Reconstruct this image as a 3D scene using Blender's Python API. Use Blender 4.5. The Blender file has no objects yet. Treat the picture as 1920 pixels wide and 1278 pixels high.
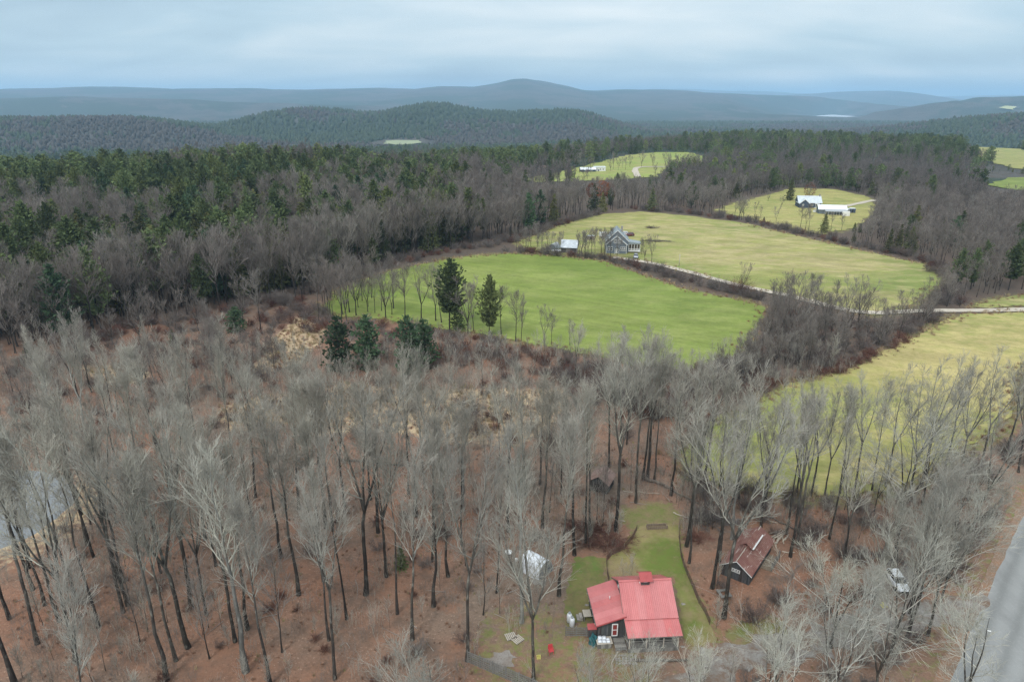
import bpy, bmesh, math, random
import numpy as np
from mathutils import Vector, Matrix
from mathutils.geometry import delaunay_2d_cdt

# ---------------------------------------------------------------- camera, world, sun, exposure
SC = bpy.context.scene
COL = SC.collection
CAM_H, PITCH, FOC = 56.0, math.radians(19.6), 1280.0
cam_data = bpy.data.cameras.new('camera'); cam_data.lens = 24.0; cam_data.sensor_width = 36.0
cam_data.clip_start = 0.5; cam_data.clip_end = 90000
cam = bpy.data.objects.new('camera', cam_data); COL.objects.link(cam)
cam.location = (0, 0, CAM_H); cam.rotation_euler = (math.pi/2 - PITCH, 0, 0)
SC.camera = cam

SUN_EL, SUN_AZ = math.radians(48), math.radians(205)      # azimuth clockwise from the view direction
world = bpy.data.worlds.new('World'); SC.world = world; world.use_nodes = True
def build_world():
    nt = world.node_tree; N = nt.nodes; L = nt.links; N.clear()
    out = N.new('ShaderNodeOutputWorld'); bg = N.new('ShaderNodeBackground'); bg.inputs['Strength'].default_value = 0.12
    L.new(bg.outputs[0], out.inputs[0])
    sky = N.new('ShaderNodeTexSky'); sky.sky_type = 'NISHITA'; sky.sun_disc = False
    sky.sun_elevation = SUN_EL; sky.sun_rotation = SUN_AZ; sky.dust_density = 1.5; sky.air_density = 1.2
    tc = N.new('ShaderNodeTexCoord'); sep = N.new('ShaderNodeSeparateXYZ'); L.new(tc.outputs['Generated'], sep.inputs[0])
    def M(op, a, b=None, clamp=False):
        m = N.new('ShaderNodeMath'); m.operation = op; m.use_clamp = clamp
        for i, v in enumerate((a, b)):
            if v is None: continue
            if isinstance(v, (int, float)): m.inputs[i].default_value = v
            else: L.new(v, m.inputs[i])
        return m.outputs[0]
    z = M('ADD', M('MAXIMUM', sep.outputs['Z'], 0.0), 0.22)
    x = M('DIVIDE', sep.outputs['X'], z); y = M('DIVIDE', sep.outputs['Y'], z)
    cb = N.new('ShaderNodeCombineXYZ'); L.new(x, cb.inputs[0]); L.new(y, cb.inputs[1])
    def noise(scale, det, rough, off, dist=0.0):
        mp = N.new('ShaderNodeMapping'); L.new(cb.outputs[0], mp.inputs[0])
        mp.inputs['Location'].default_value = off; mp.inputs['Scale'].default_value = scale
        n = N.new('ShaderNodeTexNoise'); n.inputs['Scale'].default_value = 1.0; n.inputs['Detail'].default_value = det
        n.inputs['Roughness'].default_value = rough; n.inputs['Distortion'].default_value = dist
        L.new(mp.outputs[0], n.inputs['Vector']); return n.outputs['Fac']
    a = noise((0.50, 0.85, 1), 3, 0.5, (3.1, 1.7, 0), 0.3)
    b = noise((1.5, 2.8, 1), 5, 0.55, (7.3, 4.2, 0), 0.5)
    f = M('ADD', M('MULTIPLY', a, 0.72), M('MULTIPLY', b, 0.28))
    # thin higher cloud opens out above, a bluer band lies along the horizon
    up = N.new('ShaderNodeMapRange'); L.new(sep.outputs['Z'], up.inputs[0]); up.inputs[1].default_value = 0.0; up.inputs[2].default_value = 0.16
    up.inputs[3].default_value = -0.07; up.inputs[4].default_value = 0.09
    f = M('ADD', f, up.outputs[0])
    bz = M('SUBTRACT', sep.outputs['Z'], 0.026); band = M('POWER', 2.718, M('MULTIPLY', M('MULTIPLY', bz, bz), -9000.0))
    bx = N.new('ShaderNodeMapRange'); L.new(sep.outputs['X'], bx.inputs[0]); bx.inputs[1].default_value = 0.05; bx.inputs[2].default_value = 0.5; bx.inputs[3].default_value = 0.0; bx.inputs[4].default_value = 0.16
    f = M('ADD', f, M('MULTIPLY', band, bx.outputs[0]))
    hi = N.new('ShaderNodeMapRange'); L.new(sep.outputs['Z'], hi.inputs[0]); hi.inputs[1].default_value = 0.16; hi.inputs[2].default_value = 0.5; hi.inputs[3].default_value = 0.0; hi.inputs[4].default_value = 0.14
    f = M('ADD', f, hi.outputs[0])
    hi2 = N.new('ShaderNodeMapRange'); L.new(sep.outputs['Z'], hi2.inputs[0]); hi2.inputs[1].default_value = 0.14; hi2.inputs[2].default_value = 0.8; hi2.inputs[3].default_value = 1.0; hi2.inputs[4].default_value = 1.6  # sky above the view brightened on purpose, added to lift the ambient light
    r = N.new('ShaderNodeValToRGB'); L.new(f, r.inputs[0])
    el = r.color_ramp.elements
    el[0].position = 0.36; el[0].color = (0.33, 0.445, 0.545, 1)
    el[1].position = 0.70; el[1].color = (0.70, 0.765, 0.80, 1)
    e = el.new(0.50); e.color = (0.44, 0.575, 0.665, 1)
    sc = N.new('ShaderNodeVectorMath'); sc.operation = 'SCALE'; L.new(M('MULTIPLY', hi2.outputs[0], 6.9), sc.inputs['Scale']); L.new(r.outputs[0], sc.inputs[0])
    mx = N.new('ShaderNodeMix'); mx.data_type = 'RGBA'; mx.inputs[0].default_value = 0.90
    L.new(sky.outputs[0], mx.inputs[6]); L.new(sc.outputs[0], mx.inputs[7])
    L.new(mx.outputs[2], bg.inputs['Color'])
build_world()
sun_data = bpy.data.lights.new('sun', 'SUN'); sun_data.energy = 1.5; sun_data.angle = math.radians(14); sun_data.color = (1.0, 0.965, 0.91)
sun = bpy.data.objects.new('sun', sun_data); COL.objects.link(sun)
sun.rotation_euler = (math.pi/2 - SUN_EL, 0, math.pi - SUN_AZ)
SC.view_settings.view_transform = 'Standard'; SC.view_settings.look = 'None'
SC.view_settings.exposure = 0.56; SC.view_settings.gamma = 1.0; SC.view_settings.use_curve_mapping = False
SC.cycles.max_bounces = 4; SC.cycles.diffuse_bounces = 2; SC.cycles.glossy_bounces = 2; SC.cycles.transmission_bounces = 2
SC.cycles.volume_bounces = 2; SC.cycles.transparent_max_bounces = 4
SC.cycles.use_denoising = True; SC.cycles.denoiser = 'OPENIMAGEDENOISE'; SC.cycles.denoising_input_passes = 'RGB_ALBEDO_NORMAL'; SC.cycles.denoising_prefilter = 'NONE'; SC.cycles.caustics_reflective = False; SC.cycles.caustics_refractive = False
SC.cycles.use_adaptive_sampling = True; SC.cycles.adaptive_threshold = 0.01

HAZE_COL, HAZE_D = (0.48, 0.74, 1.0), 9.5e-5
# ---------------------------------------------------------------- numeric helpers
cp, sp = math.cos(PITCH), math.sin(PITCH)
def vhash(ix, iy, seed):
    n = (ix.astype(np.int64)*374761393 + iy.astype(np.int64)*668265263 + seed*1442695041) & 0x7fffffff
    n = ((n ^ (n >> 13))*1274126177) & 0x7fffffff
    return ((n ^ (n >> 16)) & 0xffff)/65535.0
def vnoise(x, y, s, seed=0):
    x = np.asarray(x, float)/s; y = np.asarray(y, float)/s
    ix = np.floor(x); iy = np.floor(y); fx = x-ix; fy = y-iy
    fx = fx*fx*(3-2*fx); fy = fy*fy*(3-2*fy)
    ix = ix.astype(np.int64); iy = iy.astype(np.int64)
    a = vhash(ix, iy, seed); b = vhash(ix+1, iy, seed); c = vhash(ix, iy+1, seed); d = vhash(ix+1, iy+1, seed)
    return (a*(1-fx)+b*fx)*(1-fy) + (c*(1-fx)+d*fx)*fy
def fbm(x, y, s, seed=0, o=4):
    t = 0; a = 1; tot = 0
    for k in range(o):
        t = t + a*vnoise(x, y, s/2**k, seed+k*17); tot += a; a *= 0.5
    return t/tot
def sstep(x, a, b):
    t = np.clip((np.asarray(x, float)-a)/(b-a), 0, 1); return t*t*(3-2*t)

def crest(R, pts, drop=0.0):
    xs, zs = [], []
    for px, py in pts:
        u = (px-960)/FOC; v = -(py-639)/FOC
        d = (u, cp+v*sp, -sp+v*cp); t = R/d[1]
        xs.append(d[0]*t); zs.append(CAM_H+d[2]*t-drop)
    return np.array(xs), np.array(zs)
RIDGES = [ # distance, front width, back width, crest, base height, roughness
 (1950, 520, 600, crest(1950, [(-900,232),(-400,224),(0,216),(100,213),(200,213),(300,227),(380,238),(450,247),(520,256),(600,268),(700,285)], 12), -75, 12),
 (2750, 900, 700, crest(2750, [(250,262),(380,243),(430,235),(470,225),(520,210),(570,200),(620,205),(680,212),(720,209),(760,197),(800,187),(840,189),(900,203),(960,207),(1060,205),(1100,211),(1150,226),(1210,243),(1260,262),(1400,270)], 12), -75, 16),
 (5400, 1300, 1200, crest(5400, [(-900,190),(-300,186),(0,182),(150,179),(300,185),(420,191),(560,196),(700,201),(850,207),(1000,214),(1150,224),(1300,236)], 6), -110, 22),
 (9000, 3900, 2500, crest(9000, [(-900,178),(-300,172),(0,172),(70,167),(200,162),(290,163),(330,167),(420,163),(550,165),(640,165),(700,163),(780,165),(830,160),(861,161),(890,164),(930,159),(960,151),(985,149),(1020,153),(1050,158),(1080,165),(1120,168),(1200,170),(1280,171),(1400,176),(1500,184),(1560,195),(1640,215),(1700,222)]), -110, 26),
 (5000, 1500, 1500, crest(5000, [(1560,240),(1600,226),(1625,212),(1650,201),(1700,192),(1760,185),(1810,189),(1840,178),(1920,177),(2200,172),(2600,176)], 8), -110, 16),
 (13000, 3000, 3000, crest(13000, [(1400,200),(1450,186),(1500,178),(1560,176),(1620,173),(1660,172),(1700,180),(1720,187),(1760,192),(1900,200)]), -110, 10),
 (20000, 5000, 4000, crest(20000, [(-900,180),(1000,178),(1130,169),(1200,168),(1300,167),(1400,168),(1500,173),(1600,178),(1700,180),(1800,178),(1920,180),(2800,180)]), -110, 20),
 (1950, 600, 700, crest(1950, [(1340,268),(1440,258),(1520,250),(1600,247),(1700,240),(1780,228),(1850,217),(1920,206),(2200,196),(2700,196)], 20), -75, 8),
]
EU = [(-2.5,430),(-.75,430),(-.3,445),(-.1,490),(0,560),(.15,760),(.25,930),(.34,1080),(.5,1000),(.7,980),(2.5,1000)]
def height(x, y):
    x = np.asarray(x, float); y = np.asarray(y, float)
    D = np.hypot(x, y); u = np.clip(x/np.maximum(y, 1.0), -2.5, 2.5)
    u = np.where(y <= 1, np.sign(x)*2.5, u)
    E = np.interp(u, [e[0] for e in EU], [e[1] for e in EU])
    base = -62*sstep(D, E, E+620) - 50*sstep(D, 2600, 4200)
    und = (fbm(x, y, 170, 5, 2)-.5)*3.4*sstep(D, 110, 260)
    und = und + (fbm(x, y, 500, 9, 3)-.5)*16*sstep(D, 900, 1500)
    und = und + (fbm(x, y, 190, 13, 2)-.42)*26*sstep(D, 250, 400)*sstep(-u, .12, .32)*(1-sstep(D, 520, 900))
    h = base + und
    for R, wf, wb, (cx, cz), b0, rough in RIDGES:
        s = np.clip(np.minimum(wf, 1e9), 1, None)
        c = np.interp(x, cx, cz)+(fbm(x, y*0, R*.10, int(R)+3, 4)-.5)*R*.0075
        t = (y-R); w = np.where(t < 0, wf, wb)
        g = np.exp(-(t/w)**2*1.6)
        rel = (fbm(x, y, wf*0.55, int(R), 4)-.5)*rough*4*(1-g)*g*4*.35
        add = (c-b0)*g + rel
        hr = b0 + add
        h = np.where((c > b0) & (hr > h), hr, h)
    return h
def hz(x, y): return float(height(np.array([x]), np.array([y]))[0])

_TS = np.geomspace(40, 26000, 2600)
def G(px, py, z=None):
    """a pixel of the 1920x1278 photograph to the point of the terrain that it shows"""
    u = (px-960)/FOC; v = -(py-639)/FOC
    d = (u, cp+v*sp, -sp+v*cp)
    if z is not None:
        t = (z-CAM_H)/d[2]; return (d[0]*t, d[1]*t)
    gap = CAM_H+d[2]*_TS-height(d[0]*_TS, d[1]*_TS); k = np.where(gap < 0)[0]
    if len(k) == 0: return (d[0]*9000, d[1]*9000)
    k = max(int(k[0]), 1); w = gap[k-1]/(gap[k-1]-gap[k]); t = _TS[k-1]+(_TS[k]-_TS[k-1])*w
    return (float(d[0]*t), float(d[1]*t))
def to_px(x, y, z):
    zc = y*cp - (z-CAM_H)*sp; uc = x; vc = y*sp + (z-CAM_H)*cp
    return 960+FOC*uc/zc, 639-FOC*vc/zc
def GP(pts): return np.array([G(*p) for p in pts])
def inside(poly, x, y):
    x = np.asarray(x, float); y = np.asarray(y, float); r = np.zeros(x.shape, bool); n = len(poly)
    for i in range(n):
        x0, y0 = poly[i]; x1, y1 = poly[(i+1) % n]
        c = ((y0 > y) != (y1 > y)) & (x < (x1-x0)*(y-y0)/((y1-y0) if y1 != y0 else 1e-9)+x0)
        r ^= c
    return r
def dist_line(pl, x, y):
    x = np.asarray(x, float); y = np.asarray(y, float); best = np.full(x.shape, 1e9)
    for (x0, y0), (x1, y1) in zip(pl[:-1], pl[1:]):
        dx, dy = x1-x0, y1-y0; t = np.clip(((x-x0)*dx+(y-y0)*dy)/(dx*dx+dy*dy+1e-9), 0, 1)
        best = np.minimum(best, np.hypot(x-x0-t*dx, y-y0-t*dy))
    return best
def dist_poly(poly, x, y):
    pl = np.vstack([poly, poly[:1]]); d = dist_line(pl, x, y)
    return np.where(inside(poly, x, y), -d, d)

# ---------------------------------------------------------------- object helpers
def tag(o, label=None, cat=None, group=None, kind=None):
    if label: o['label'] = label
    if cat: o['category'] = cat
    if group: o['group'] = group
    if kind: o['kind'] = kind
    return o
def empty(name, loc=(0, 0, 0), rz=0.0, label=None, cat=None, group=None):
    o = bpy.data.objects.new(name, None); COL.objects.link(o); o.location = loc; o.rotation_euler = (0, 0, rz)
    o.empty_display_size = 0.5
    return tag(o, label, cat, group)
def mesh_np(name, verts, faces, mats=None, smooth=False, midx=None):
    me = bpy.data.meshes.new(name)
    verts = np.asarray(verts, np.float32); nf = len(faces)
    if isinstance(faces, np.ndarray):
        k = faces.shape[1]; me.vertices.add(len(verts)); me.vertices.foreach_set('co', verts.ravel())
        me.loops.add(nf*k); me.loops.foreach_set('vertex_index', faces.astype(np.int32).ravel())
        me.polygons.add(nf); me.polygons.foreach_set('loop_start', np.arange(0, nf*k, k, dtype=np.int32))
        if smooth: me.polygons.foreach_set('use_smooth', np.ones(nf, bool))
        if midx is not None: me.polygons.foreach_set('material_index', np.asarray(midx, np.int32))
        me.update(calc_edges=True); me.validate()
    else:
        me.from_pydata(verts.tolist(), [], faces)
        if smooth: me.polygons.foreach_set('use_smooth', np.ones(nf, bool))
        me.update()
    for m in (mats or []): me.materials.append(m)
    return me
def ob(name, me, parent=None, loc=None, rz=None):
    o = bpy.data.objects.new(name, me); COL.objects.link(o)
    if parent is not None: o.parent = parent
    if loc is not None: o.location = loc
    if rz is not None: o.rotation_euler = (0, 0, rz)
    return o

class MB:
    """collects boxes, bars, tubes and polygons and links them as one mesh"""
    def __init__(s): s.v = []; s.f = []
    def add(s, vs, fs):
        n = len(s.v); s.v += [tuple(v) for v in vs]; s.f += [tuple(i+n for i in f) for f in fs]; return s
    def box(s, x0, x1, y0, y1, z0, z1, M=None):
        vs = [(x0,y0,z0),(x1,y0,z0),(x1,y1,z0),(x0,y1,z0),(x0,y0,z1),(x1,y0,z1),(x1,y1,z1),(x0,y1,z1)]
        if M is not None: vs = [tuple(M @ Vector(v)) for v in vs]
        return s.add(vs, [(3,2,1,0),(4,5,6,7),(0,1,5,4),(1,2,6,5),(2,3,7,6),(3,0,4,7)])
    def hexa(s, b, t):   # bottom quad, top quad
        return s.add(list(b)+list(t), [(3,2,1,0),(4,5,6,7),(0,1,5,4),(1,2,6,5),(2,3,7,6),(3,0,4,7)])
    def prism(s, poly, d):   # polygon (3D points), extruded by the vector d
        n = len(poly); a = [Vector(p) for p in poly]; b = [p+Vector(d) for p in a]
        return s.add(a+b, [tuple(range(n-1, -1, -1)), tuple(range(n, 2*n))]+[(i, (i+1) % n, n+(i+1) % n, n+i) for i in range(n)])
    def tube(s, pts, r, sides=6, cap=True):
        P = [Vector(p) for p in pts]; rs = r if isinstance(r, (list, tuple)) else [r]*len(P)
        d = (P[-1]-P[0]).normalized(); e = Vector((0,0,1)) if abs(d.z) < .8 else Vector((1,0,0))
        a = d.cross(e).normalized(); b = d.cross(a).normalized(); n0 = len(s.v)
        for p, q in zip(P, rs):
            for k in range(sides):
                t = 2*math.pi*k/sides; s.v.append(tuple(p+a*(q*math.cos(t))+b*(q*math.sin(t))))
        for i in range(len(P)-1):
            for k in range(sides):
                k2 = (k+1) % sides; s.f.append((n0+i*sides+k, n0+i*sides+k2, n0+(i+1)*sides+k2, n0+(i+1)*sides+k))
        if cap:
            s.f.append(tuple(n0+k for k in range(sides-1, -1, -1))); s.f.append(tuple(n0+(len(P)-1)*sides+k for k in range(sides)))
        return s
    def build(s, name, mat, parent=None, smooth=False, label=None):
        me = bpy.data.meshes.new(name); me.from_pydata(s.v, [], s.f); me.materials.append(mat)
        if smooth: me.polygons.foreach_set('use_smooth', np.ones(len(me.polygons), bool))
        me.update(); o = ob(name, me, parent)
        if label: o['label'] = label
        return o

# ---------------------------------------------------------------- materials
def mat_new(name):
    m = bpy.data.materials.new(name); m.use_nodes = True; nt = m.node_tree; nt.nodes.clear()
    out = nt.nodes.new('ShaderNodeOutputMaterial'); p = nt.nodes.new('ShaderNodeBsdfPrincipled')
    nt.links.new(p.outputs[0], out.inputs[0]); p.inputs['Roughness'].default_value = 0.9
    p.inputs['Specular IOR Level'].default_value = 0.2
    return m, nt, p
class NB:
    """small node-building helper"""
    def __init__(s, nt, coord='Object'):
        s.nt = nt; s.N = nt.nodes; s.L = nt.links
        if coord == 'World': s.co = s.N.new('ShaderNodeNewGeometry').outputs['Position']
        else: s.co = s.N.new('ShaderNodeTexCoord').outputs['Object']
    def val(s, sock, v):
        if isinstance(v, (int, float)): sock.default_value = v
        elif isinstance(v, tuple): sock.default_value = v if len(v) == 4 or sock.type == 'VECTOR' else v+(1,)
        else: s.L.new(v, sock)
    def math(s, op, a, b=0.0, c=None, clamp=False):
        m = s.N.new('ShaderNodeMath'); m.operation = op; m.use_clamp = clamp
        s.val(m.inputs[0], a); s.val(m.inputs[1], b)
        if c is not None: s.val(m.inputs[2], c)
        return m.outputs[0]
    def noise(s, scale, det=3, rough=.55, stretch=None, off=None, dist=0):
        n = s.N.new('ShaderNodeTexNoise'); n.inputs['Scale'].default_value = scale; n.inputs['Detail'].default_value = det
        n.inputs['Roughness'].default_value = rough; n.inputs['Distortion'].default_value = dist
        v = s.co
        if stretch or off:
            mp = s.N.new('ShaderNodeMapping'); s.L.new(v, mp.inputs[0])
            if stretch: mp.inputs['Scale'].default_value = stretch
            if off: mp.inputs['Location'].default_value = off
            v = mp.outputs[0]
        s.L.new(v, n.inputs['Vector']); return n.outputs['Fac']
    def rng(s, v, a, b, c=0.0, d=1.0):
        m = s.N.new('ShaderNodeMapRange'); s.val(m.inputs[0], v)
        for i, q in zip((1,2,3,4), (a,b,c,d)): m.inputs[i].default_value = q
        return m.outputs[0]
    def mix(s, f, a, b):
        m = s.N.new('ShaderNodeMix'); m.data_type = 'RGBA'; s.val(m.inputs[0], f); s.val(m.inputs[6], a); s.val(m.inputs[7], b)
        return m.outputs[2]
    def attr(s, name):
        a = s.N.new('ShaderNodeAttribute'); a.attribute_name = name; return a
    def rand(s): return s.N.new('ShaderNodeObjectInfo').outputs['Random']
    def sepz(s):
        q = s.N.new('ShaderNodeSeparateXYZ'); s.L.new(s.co, q.inputs[0]); return q.outputs
    def hsv(s, col, h=.5, sat=1., v=1.):
        m = s.N.new('ShaderNodeHueSaturation'); s.val(m.inputs['Hue'], h); s.val(m.inputs['Saturation'], sat); s.val(m.inputs['Value'], v); s.val(m.inputs['Color'], col)
        return m.outputs[0]
    def bump(s, p, h, strength=.5, dist=.05):
        b = s.N.new('ShaderNodeBump'); b.inputs['Strength'].default_value = strength; b.inputs['Distance'].default_value = dist
        s.L.new(h, b.inputs['Height']); s.L.new(b.outputs[0], p.inputs['Normal'])

def m_simple(name, col, rough=.8, var=.25, scale=3.0, metal=0.0, spec=.25, grain=None):
    m, nt, p = mat_new(name); n = NB(nt)
    a = n.noise(scale, 4, .6, grain); a2 = n.noise(scale*6, 2, .5)
    f = n.math('ADD', n.rng(a, .3, .7, 1-var, 1+var), n.rng(a2, .3, .7, -var*.4, var*.4))
    p.inputs['Base Color'].default_value = col+(1,)
    nt.links.new(n.hsv(col, .5, 1, f), p.inputs['Base Color'])
    p.inputs['Roughness'].default_value = rough; p.inputs['Metallic'].default_value = metal; p.inputs['Specular IOR Level'].default_value = spec
    return m
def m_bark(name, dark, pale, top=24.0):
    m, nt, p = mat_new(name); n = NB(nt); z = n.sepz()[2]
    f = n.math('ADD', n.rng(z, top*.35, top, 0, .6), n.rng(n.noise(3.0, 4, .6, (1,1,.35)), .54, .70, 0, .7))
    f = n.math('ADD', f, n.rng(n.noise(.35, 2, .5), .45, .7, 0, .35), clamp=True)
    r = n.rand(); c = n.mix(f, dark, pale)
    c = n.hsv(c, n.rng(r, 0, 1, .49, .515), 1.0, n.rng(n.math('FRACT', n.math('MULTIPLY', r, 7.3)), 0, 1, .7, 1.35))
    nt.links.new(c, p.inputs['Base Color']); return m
def m_twig(name, cols, lo=.75, hi=1.25, rl=.8, rh=1.2):
    m, nt, p = mat_new(name); n = NB(nt); r = n.rand()
    rp = nt.nodes.new('ShaderNodeValToRGB'); nt.links.new(r, rp.inputs[0]); el = rp.color_ramp.elements
    el[0].color = cols[0]+(1,); el[1].color = cols[-1]+(1,)
    for i, c in enumerate(cols[1:-1]): el.new((i+1)/(len(cols)-1)).color = c+(1,)
    a = n.rng(n.noise(.5, 3, .6), .3, .7, lo, hi)
    v = n.math('MULTIPLY', a, n.rng(n.math('FRACT', n.math('MULTIPLY', r, 13.7)), 0, 1, rl, rh))
    nt.links.new(n.hsv(rp.outputs[0], .5, 1, v), p.inputs['Base Color']); return m
def m_leaf(name, cols):
    m = m_twig(name, cols, .6, 1.45, .62, 1.45); return m
MT = {}
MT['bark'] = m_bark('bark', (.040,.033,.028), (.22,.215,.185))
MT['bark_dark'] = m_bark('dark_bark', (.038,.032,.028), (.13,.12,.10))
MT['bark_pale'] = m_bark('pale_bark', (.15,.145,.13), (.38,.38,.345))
MT['twig'] = m_twig('lichen_grey_twigs', [(.37,.355,.295),(.42,.41,.34),(.35,.34,.295),(.45,.44,.37)])
MT['twig_fine'] = m_twig('fine_grey_twigs', [(.33,.305,.255),(.37,.35,.295),(.32,.295,.255),(.385,.365,.31)])
MT['twig_pale'] = m_twig('pale_twigs', [(.42,.405,.35),(.48,.465,.405),(.38,.37,.325)])
MT['twig_mid'] = m_twig('grey_brown_twigs', [(.18,.155,.135),(.225,.20,.178),(.19,.16,.14),(.25,.23,.205)])
MT['twig_far'] = m_twig('brown_grey_twigs', [(.135,.118,.105),(.165,.145,.132),(.145,.12,.107),(.19,.172,.158)])
MT['shrub'] = m_twig('shrub_stems', [(.14,.115,.102),(.18,.158,.145),(.145,.11,.098),(.20,.18,.165)])
MT['shrub_red'] = m_twig('red_brown_shrub_stems', [(.16,.075,.055),(.13,.065,.05),(.19,.095,.07)])
MT['pine'] = m_leaf('pine_needles', [(.10,.135,.055),(.115,.15,.06),(.09,.12,.055),(.15,.175,.06)])
MT['pine_blue'] = m_leaf('blue_green_needles', [(.06,.105,.055),(.075,.12,.06),(.055,.09,.05)])
MT['hemlock'] = m_leaf('hemlock_needles', [(.06,.08,.033),(.09,.105,.042),(.13,.13,.048),(.065,.085,.04)])
MT['russet'] = m_leaf('russet_oak_leaves', [(.23,.075,.03),(.28,.10,.04)])
MT['maroon'] = m_leaf('maroon_brown_leaves', [(.15,.06,.04),(.17,.075,.05)])
# ---------------------------------------------------------------- regions of the ground
F_GREEN = GP([(598,584),(627,592),(723,599),(808,614),(877,622),(917,630),(977,640),(1027,650),(1100,665),(1200,690),(1290,693),(1380,672),(1400,640),(1425,600),(1436,577),(1390,562),(1300,547),(1200,514),(1130,490),(1060,482),(960,475),(870,482),(780,497),(700,517),(640,540)])
F_UPPER = GP([(1020,437),(1070,415),(1130,402),(1200,397),(1290,405),(1400,420),(1450,432),(1550,455),(1650,478),(1720,492),(1765,508),(1775,525),(1750,545),(1720,565),(1700,579),(1640,592),(1575,580),(1500,560),(1440,549),(1330,520),(1270,503),(1200,489),(1130,481),(1050,477),(990,470),(970,455)])
F_RIGHT = GP([(1925,584),(1800,590),(1775,601),(1725,626),(1680,651),(1590,692),(1570,700),(1500,716),(1450,732),(1400,762),(1330,792),(1290,830),(1275,862),(1290,892),(1400,915),(1500,930),(1600,932),(1700,905),(1800,850),(1870,800),(1898,770),(1905,720),(1925,690),(2150,650),(2300,600),(2200,575)])
F_STRIP = GP([(1812,577),(1870,561),(1920,553),(2100,535),(2150,560),(2000,573)])
F_FARM = GP([(1380,380),(1440,366),(1490,353),(1560,355),(1600,363),(1632,371),(1638,400),(1600,428),(1540,440),(1480,428),(1400,408),(1340,395)])
F_TOP = GP([(1040,325),(1130,303),(1180,291),(1230,286),(1290,286),(1325,295),(1328,304),(1290,312),(1240,322),(1235,332),(1180,336),(1090,340),(1000,343),(985,334)])
F_EAST = GP([(1800,281),(1850,276),(1920,283),(1985,290),(1985,325),(1890,315),(1815,291)])
F_EAST2 = GP([(1850,346),(1890,334),(1985,330),(1985,356),(1900,357)])
F_VALLEY = GP([(720,272),(724,266),(752,265),(786,265),(790,270),(765,274)])
F_HILL = GP([(1872,205),(1885,201),(1905,203),(1900,209)])
POND = GP([(-150,900),(-50,880),(40,876),(100,880),(135,891),(152,915),(142,940),(120,958),(85,985),(40,1012),(-20,1035),(-150,1070)])
LAKE = np.array([G(*p, -108.5) for p in [(1492,225),(1520,224),(1532,217),(1560,215),(1588,217),(1615,219),(1590,223),(1560,226),(1525,226)]])
FIELDS = [F_GREEN, F_UPPER, F_RIGHT, F_STRIP, F_FARM, F_TOP, F_EAST, F_EAST2]
LAWN = GP([(1190,992),(1212,980),(1272,983),(1278,1035),(1290,1075),(1308,1125),(1332,1168),(1345,1200),(1300,1212),(1283,1195),(1262,1080),(1155,1086),(1140,1092),(1136,1052),(1165,1030)])
GARDEN = GP([(1078,1044),(1136,1046),(1134,1092),(1104,1104),(1112,1160),(1070,1165),(1058,1150),(1062,1110)])
GLADE = GP([(1150,962),(1180,948),(1215,940),(1250,946),(1272,965),(1276,980),(1212,978),(1190,990),(1172,985)])
VERGE = GP([(1368,1180),(1450,1165),(1475,1180),(1470,1206),(1380,1208)])
MARSH = [GP(p) for p in ([(560,745),(640,715),(740,720),(900,725),(1060,735),(1050,790),(960,830),(860,825),(700,800),(600,800),(520,790)],
  [(400,760),(480,745),(560,735),(600,770),(520,800),(440,800)], [(500,640),(560,598),(600,605),(610,640),(570,680),(500,690)],
  [(160,690),(240,680),(270,700),(250,718),(180,712)], [(1255,745),(1330,745),(1340,760),(1260,765)])]
ROAD_A = [G(1868,1278), G(1968,1003)]
_d = Vector(ROAD_A[1])-Vector(ROAD_A[0]); _d.normalize()
ROAD = np.array([tuple(Vector(ROAD_A[0])-_d*55), ROAD_A[0], ROAD_A[1], tuple(Vector(ROAD_A[1])+_d*38+Vector((3,0))), tuple(Vector(ROAD_A[1])+_d*90+Vector((13,0)))])
TRACK = GP([(2200,575),(2050,578),(1920,581),(1800,584),(1710,582),(1650,590),(1600,590),(1560,577),(1500,558),(1440,547),(1390,538),(1330,521),(1270,504),(1200,489),(1150,483)])
FARM_TRACK = GP([(1640,376),(1600,384),(1575,390)])
TOP_TRACK = GP([(1196,333),(1190,322),(1192,313),(1240,314),(1300,314)])
DRIVE = GP([(1868,1135),(1784,1143),(1700,1155),(1620,1175),(1520,1205),(1440,1222),(1370,1236),(1310,1262),(1270,1320)])
PARK = GP([(1640,1060),(1700,1050),(1730,1090),(1735,1140),(1650,1160),(1625,1110)])

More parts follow.
